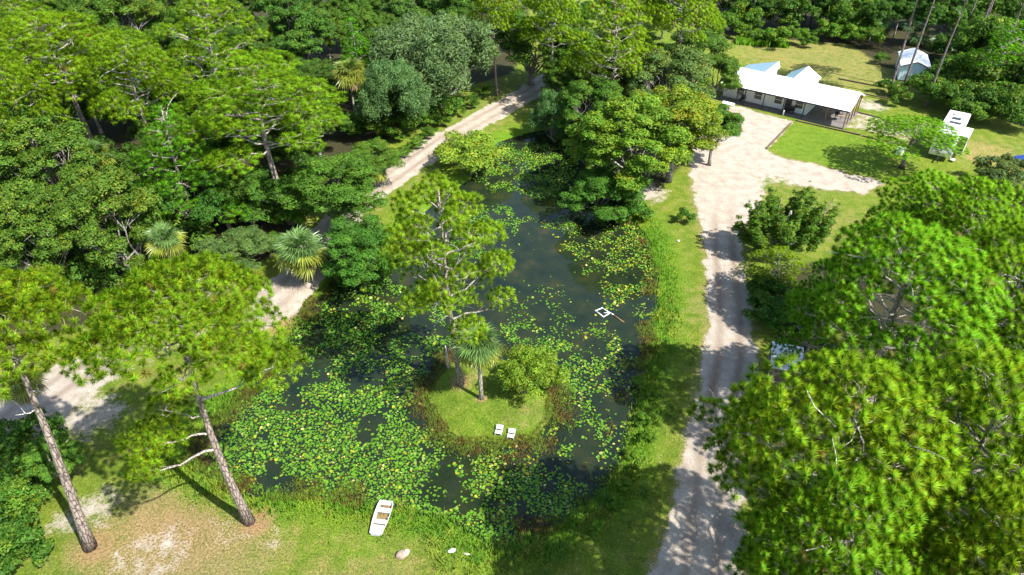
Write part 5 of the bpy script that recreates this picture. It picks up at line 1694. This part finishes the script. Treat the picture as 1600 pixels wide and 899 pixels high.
child_box(cam_root, 'hitch', M['darktrim'], CL - 0.3, CL + 0.9, -CW / 2 - 0.06, -CW / 2 + 0.06, 0.45, 0.58)
child_box(cam_root, 'jack', M['darktrim'], CL + 0.5, CL + 0.6, -CW / 2 + 0.07, -CW / 2 + 0.17, 0.0, 0.8)
child_box(cam_root, 'step', M['greymetal'], 8.0, 8.7, 0.05, 0.55, 0.25, 0.3)
# small white box on the grass in the camper's shade
x, y = at(1405, 240)
bx_ = empty('utility_box', (x, y, ground_z(x, y)), hrz, 'small white utility box with lid on the grass left of the camper', 'box')
child_box(bx_, 'body', M['white'], -0.35, 0.35, -0.75, 0.75, -0.05, 0.5)
child_box(bx_, 'lid', M['pvc'], -0.39, 0.39, -0.79, 0.79, 0.502, 0.58)
# blue tarp covered pile
x, y = at(1595, 257)
bm = bmesh.new()
bmesh.ops.create_icosphere(bm, subdivisions=3, radius=1.0)
for vv in bm.verts:
    n_ = math.sin(vv.co.x * 4.1) * math.sin(vv.co.y * 3.7 + 1) * 0.12
    vv.co = Vector((vv.co.x * 1.1, vv.co.y * 1.3, max(-0.15, vv.co.z) * 1.1)) * (1 + n_)
me = bpy.data.meshes.new('tarp')
bm.to_mesh(me)
bm.free()
tag(link('covered_pile', me, None, M['tarp'], (x, y, 0)), 'pile under a deep blue tarp at the right edge below the thicket', 'tarp')

# ------------------------------------------------------------------ shed with grey roof beside the drive
sx2, sy2 = at(1208, 533, 2.5)
sx3, sy3 = at(1206, 572, 2.5)
rot2 = math.atan2(sy2 - sy3, sx2 - sx3)
gs = empty('storage_shed', (sx3, sy3, 0.0), rot2, 'low storage shed with grey sheet roof half hidden under pines beside the driveway', 'shed')
LL = math.hypot(sx2 - sx3, sy2 - sy3)
# local x along the drive side (away from camera), local -y away from the drive (to the right)
child_box(gs, 'wall', M['brownwall'], 0.0, LL, -2.2, 0.0, -0.05, 2.4)
for k in range(2):
    child_box(gs, 'roof_panel', M['greymetal'], -0.1 + k * (LL + 0.2) / 2, -0.1 + (k + 1) * (LL + 0.2) / 2 - 0.09, -2.3, 0.08, 2.405, 2.47)
child_box(gs, 'door', M['darktrim'], LL * 0.3, LL * 0.7, 0.003, 0.04, 0.0, 2.0)

# ------------------------------------------------------------------ rowing boat on the bank
n1 = Vector(at(587.5, 838) + (0,))
f1 = Vector(at(605, 786) + (0,))
bd = (f1 - n1)
BL = bd.length
boat = empty('rowing_boat', ((n1 + f1) / 2 + Vector((0, 0, 0.0))), math.atan2(bd.y, bd.x), 'small white flat bottomed rowing boat pulled up on the front bank', 'boat')
boat.location.z = ground_z(boat.location.x, boat.location.y) + 0.05
st_ = [(-0.5, 0.36, 0.30, 0.02), (-0.42, 0.40, 0.33, 0.0), (-0.15, 0.48, 0.40, 0.0), (0.15, 0.51, 0.42, 0.0), (0.38, 0.48, 0.39, 0.0), (0.50, 0.42, 0.30, 0.16)]
HB = 0.33
mo, mi = [], []
for (t, wt, wb, zb) in st_:
    xx = t * BL
    mo.append([(xx, -wt, HB), (xx, -wb, zb), (xx, wb, zb), (xx, wt, HB)])
    q = 0.035
    xi = xx + (q if t < -0.45 else (-q if t > 0.45 else 0))
    mi.append([(xi, -wt + q, HB), (xi, -wb + q, zb + q), (xi, wb - q, zb + q), (xi, wt - q, HB)])
m = MB()
vs = [p for r in mo for p in r] + [p for r in mi for p in r]
k0 = len(mo) * 4
fs = []
for i in range(len(mo) - 1):
    a, b = i * 4, (i + 1) * 4
    fs += [(a, b, b + 1, a + 1), (a + 1, b + 1, b + 2, a + 2), (a + 2, b + 2, b + 3, a + 3)]
    A_, B_ = a + k0, b + k0
    fs += [(A_ + 1, B_ + 1, B_, A_), (A_ + 2, B_ + 2, B_ + 1, A_ + 1), (A_ + 3, B_ + 3, B_ + 2, A_ + 2)]
    fs += [(a, A_, B_, b), (a + 3, b + 3, B_ + 3, A_ + 3)]
e_ = (len(mo) - 1) * 4
fs += [(0, 1, 2, 3), (e_ + 3, e_ + 2, e_ + 1, e_), (k0 + 3, k0 + 2, k0 + 1, k0), (k0 + e_, k0 + e_ + 1, k0 + e_ + 2, k0 + e_ + 3), (0, 3, k0 + 3, k0), (e_, k0 + e_, k0 + e_ + 3, e_ + 3)]
m.add(vs, fs)
m.obj('hull', M['boatwhite'], boat, bevel=0.01)


def hw(t):
    ts = [s[0] for s in st_]
    return np.interp(t, ts, [s[1] for s in st_]) - 0.045


def bench(t0, t1, z, nm):
    a, b = t0 * BL, t1 * BL
    wa, wb_ = hw(t0), hw(t1)
    MB().hexa([(a, -wa, z - 0.05), (a, wa, z - 0.05), (b, wb_, z - 0.05), (b, -wb_, z - 0.05)], [(a, -wa, z), (a, wa, z), (b, wb_, z), (b, -wb_, z)]).obj(nm, M['boatwhite'], boat, bevel=0.008)


bench(-0.47, -0.235, 0.30, 'rear_deck')
bench(-0.185, -0.06, 0.27, 'bench')
bench(0.15, 0.29, 0.27, 'bench')
wa, wb_ = 0.36, 0.36
MB().hexa([(-0.18 * BL, -0.37, 0.045), (-0.18 * BL, 0.37, 0.045), (0.43 * BL, 0.36, 0.045), (0.43 * BL, -0.36, 0.045)],
          [(-0.18 * BL, -0.37, 0.10), (-0.18 * BL, 0.37, 0.10), (0.43 * BL, 0.36, 0.10), (0.43 * BL, -0.36, 0.10)]).obj('floorboard', M['grime'], boat)
for s in (-1, 1):
    MB().tube([(t * BL, s * (np.interp(t, [q[0] for q in st_], [q[1] for q in st_]) + 0.01), HB + 0.01) for t in np.linspace(-0.5, 0.5, 9)], 0.022, 6).obj('gunwale', M['boatwhite'], boat)
MB().box(-0.02 * BL - 0.02, -0.02 * BL + 0.02, -0.5, -0.44, HB + 0.03, HB + 0.09).obj('oarlock', M['greymetal'], boat)
MB().box(-0.02 * BL - 0.02, -0.02 * BL + 0.02, 0.44, 0.5, HB + 0.03, HB + 0.09).obj('oarlock', M['greymetal'], boat)


def stone(name, u, v, dims, mat, label, cat, seed, rz=0.0):
    rng = np.random.default_rng(seed)
    bm = bmesh.new()
    bmesh.ops.create_icosphere(bm, subdivisions=3, radius=1.0)
    f = rng.normal(size=(5, 3)) * 2
    for vv in bm.verts:
        n_ = sum(math.sin(f[k] @ np.array(vv.co) + k) for k in range(5)) * 0.07
        vv.co *= (1 + n_)
        vv.co = Vector((vv.co.x * dims[0], vv.co.y * dims[1], vv.co.z * dims[2]))
    me = bpy.data.meshes.new(name)
    bm.to_mesh(me)
    bm.free()
    for p in me.polygons:
        p.use_smooth = True
    x, y = at(u, v)
    o = link(name, me, None, mat, (x, y, ground_z(x, y) + dims[2] * 0.45), (0, 0, rz))
    return tag(o, label, cat)


stump = stone('tree_stump', 629, 869, (0.36, 0.26, 0.26), M['rock'], 'brown rounded stump lying on the mown front lawn near the boat', 'stump', 5, 0.5)
o = MB().tube([(0.22, 0.02, 0.02), (0.36, 0.03, 0.05), (0.46, 0.05, 0.06)], [0.20, 0.16, 0.05], 10).obj('pale_end', M['palerock'], stump)
stone('pale_stone', 706, 862, (0.24, 0.16, 0.12), M['palerock'], 'larger pale stone on the front bank grass right of the brown stump', 'stone', 6, 0.3)
stone('pale_stone', 729, 866, (0.22, 0.07, 0.07), M['palerock'], 'thin pale stone at the edge of the tree shade right of the larger pale stone', 'stone', 7, -0.2)
stone('pale_stone', 1060, 377, (0.16, 0.14, 0.1), M['palerock'], 'small pale stone on the grass between pond and driveway', 'stone', 8)

# ------------------------------------------------------------------ chairs on the island
for (u, v, lab) in ((780, 672, 'white slatted low chair on the island lawn, left one of the pair'), (799, 677, 'white slatted low chair on the island lawn, right one of the pair')):
    x, y = at(u, v)
    c = empty('lawn_chair', (x, y, ground_z(x, y)), -0.22, lab, 'chair', 'pair of white chairs on the island')
    c.scale = (0.86, 0.86, 0.86)
    for k in range(3):
        child_box(c, 'seat_slat', M['boatwhite'], -0.30, 0.30, -0.42 + k * 0.13, -0.30 + k * 0.13, 0.20, 0.235)
    for k in range(3):
        y0 = 0.06 + k * 0.125
        z0 = 0.26 + k * 0.06
        MB().hexa([(-0.30, y0, z0), (0.30, y0, z0), (0.30, y0 + 0.105, z0 + 0.05), (-0.30, y0 + 0.105, z0 + 0.05)],
                  [(-0.30, y0 - 0.012, z0 + 0.03), (0.30, y0 - 0.012, z0 + 0.03), (0.30, y0 + 0.093, z0 + 0.08), (-0.30, y0 + 0.093, z0 + 0.08)]).obj('back_slat', M['boatwhite'], c)
    for lx in (-0.29, 0.24):
        child_box(c, 'leg', M['boatwhite'], lx, lx + 0.05, -0.42, -0.36, -0.03, 0.198)
        MB().hexa([(lx, 0.02, -0.03), (lx + 0.05, 0.02, -0.03), (lx + 0.05, 0.08, -0.03), (lx, 0.08, -0.03)], [(lx, 0.30, 0.37), (lx + 0.05, 0.30, 0.37), (lx + 0.05, 0.36, 0.40), (lx, 0.36, 0.40)]).obj('leg', M['boatwhite'], c)

# ------------------------------------------------------------------ floating pipe frame
fr = [Vector(at(u, v, WATER_Z) + (0.05,)) for (u, v) in ((930.5, 486.5), (941, 482), (953, 490), (943, 496))]
cen = sum(fr, Vector()) / 4
fl = empty('floating_frame', (cen.x, cen.y, WATER_Z), 0, 'white pipe frame floating on open water with a stained pole slanting down', 'frame')
for i in range(4):
    a, b = fr[i] - Vector((cen.x, cen.y, 0)), fr[(i + 1) % 4] - Vector((cen.x, cen.y, 0))
    e_ = (b - a).normalized() * 0.035
    MB().tube([a + e_, b - e_], 0.045, 8).obj('pipe', M['pvc'], fl)
    MB().tube([a + Vector((0, 0, -0.055)), a + Vector((0, 0, 0.055))], 0.055, 8).obj('corner', M['pvc'], fl)
a = fr[2] - Vector((cen.x, cen.y, 0))
MB().tube([a + Vector((-0.05, 0, 0.06)), (fr[0] + fr[3]) / 2 * 0.6 + (fr[2]) * 0.4 - Vector((cen.x, cen.y, -0.06))], 0.03, 8).obj('brace', M['pvc'], fl)
pe = Vector(at(976, 504, WATER_Z) + (0.0,)) - Vector((cen.x, cen.y, 0.0))
MB().tube([a + Vector((0.06, -0.05, 0.05)), a + (pe - a) * 0.25 + Vector((0, 0, 0.05))], 0.04, 8).obj('pole', M['pvc'], fl)
MB().tube([a + (pe - a) * 0.25 + Vector((0, 0, 0.05)), pe + Vector((0, 0, -0.02))], [0.036, 0.02], 8).obj('stained_pole', M['rustpole'], fl)

# ------------------------------------------------------------------ dead snag beside the island pine
x, y = at(700, 572)
sn = empty('dead_snag', (x, y, ground_z(x, y)), 0, 'pale bare dead snag beside the pine on the island', 'dead tree')
link('trunk', MB().tube([(0, 0, -0.2), (0.02, 0, 0.9), (-0.05, 0.03, 1.8), (-0.1, 0.05, 2.5)], [0.12, 0.10, 0.085, 0.03], 8).mesh('snag_trunk', M['deadwood']), sn)
link('branch', MB().tube([(-0.04, 0.02, 1.6), (0.15, 0.05, 2.0), (0.22, 0.0, 2.3)], [0.04, 0.03, 0.01], 6).mesh('snag_branch', M['deadwood']), sn)
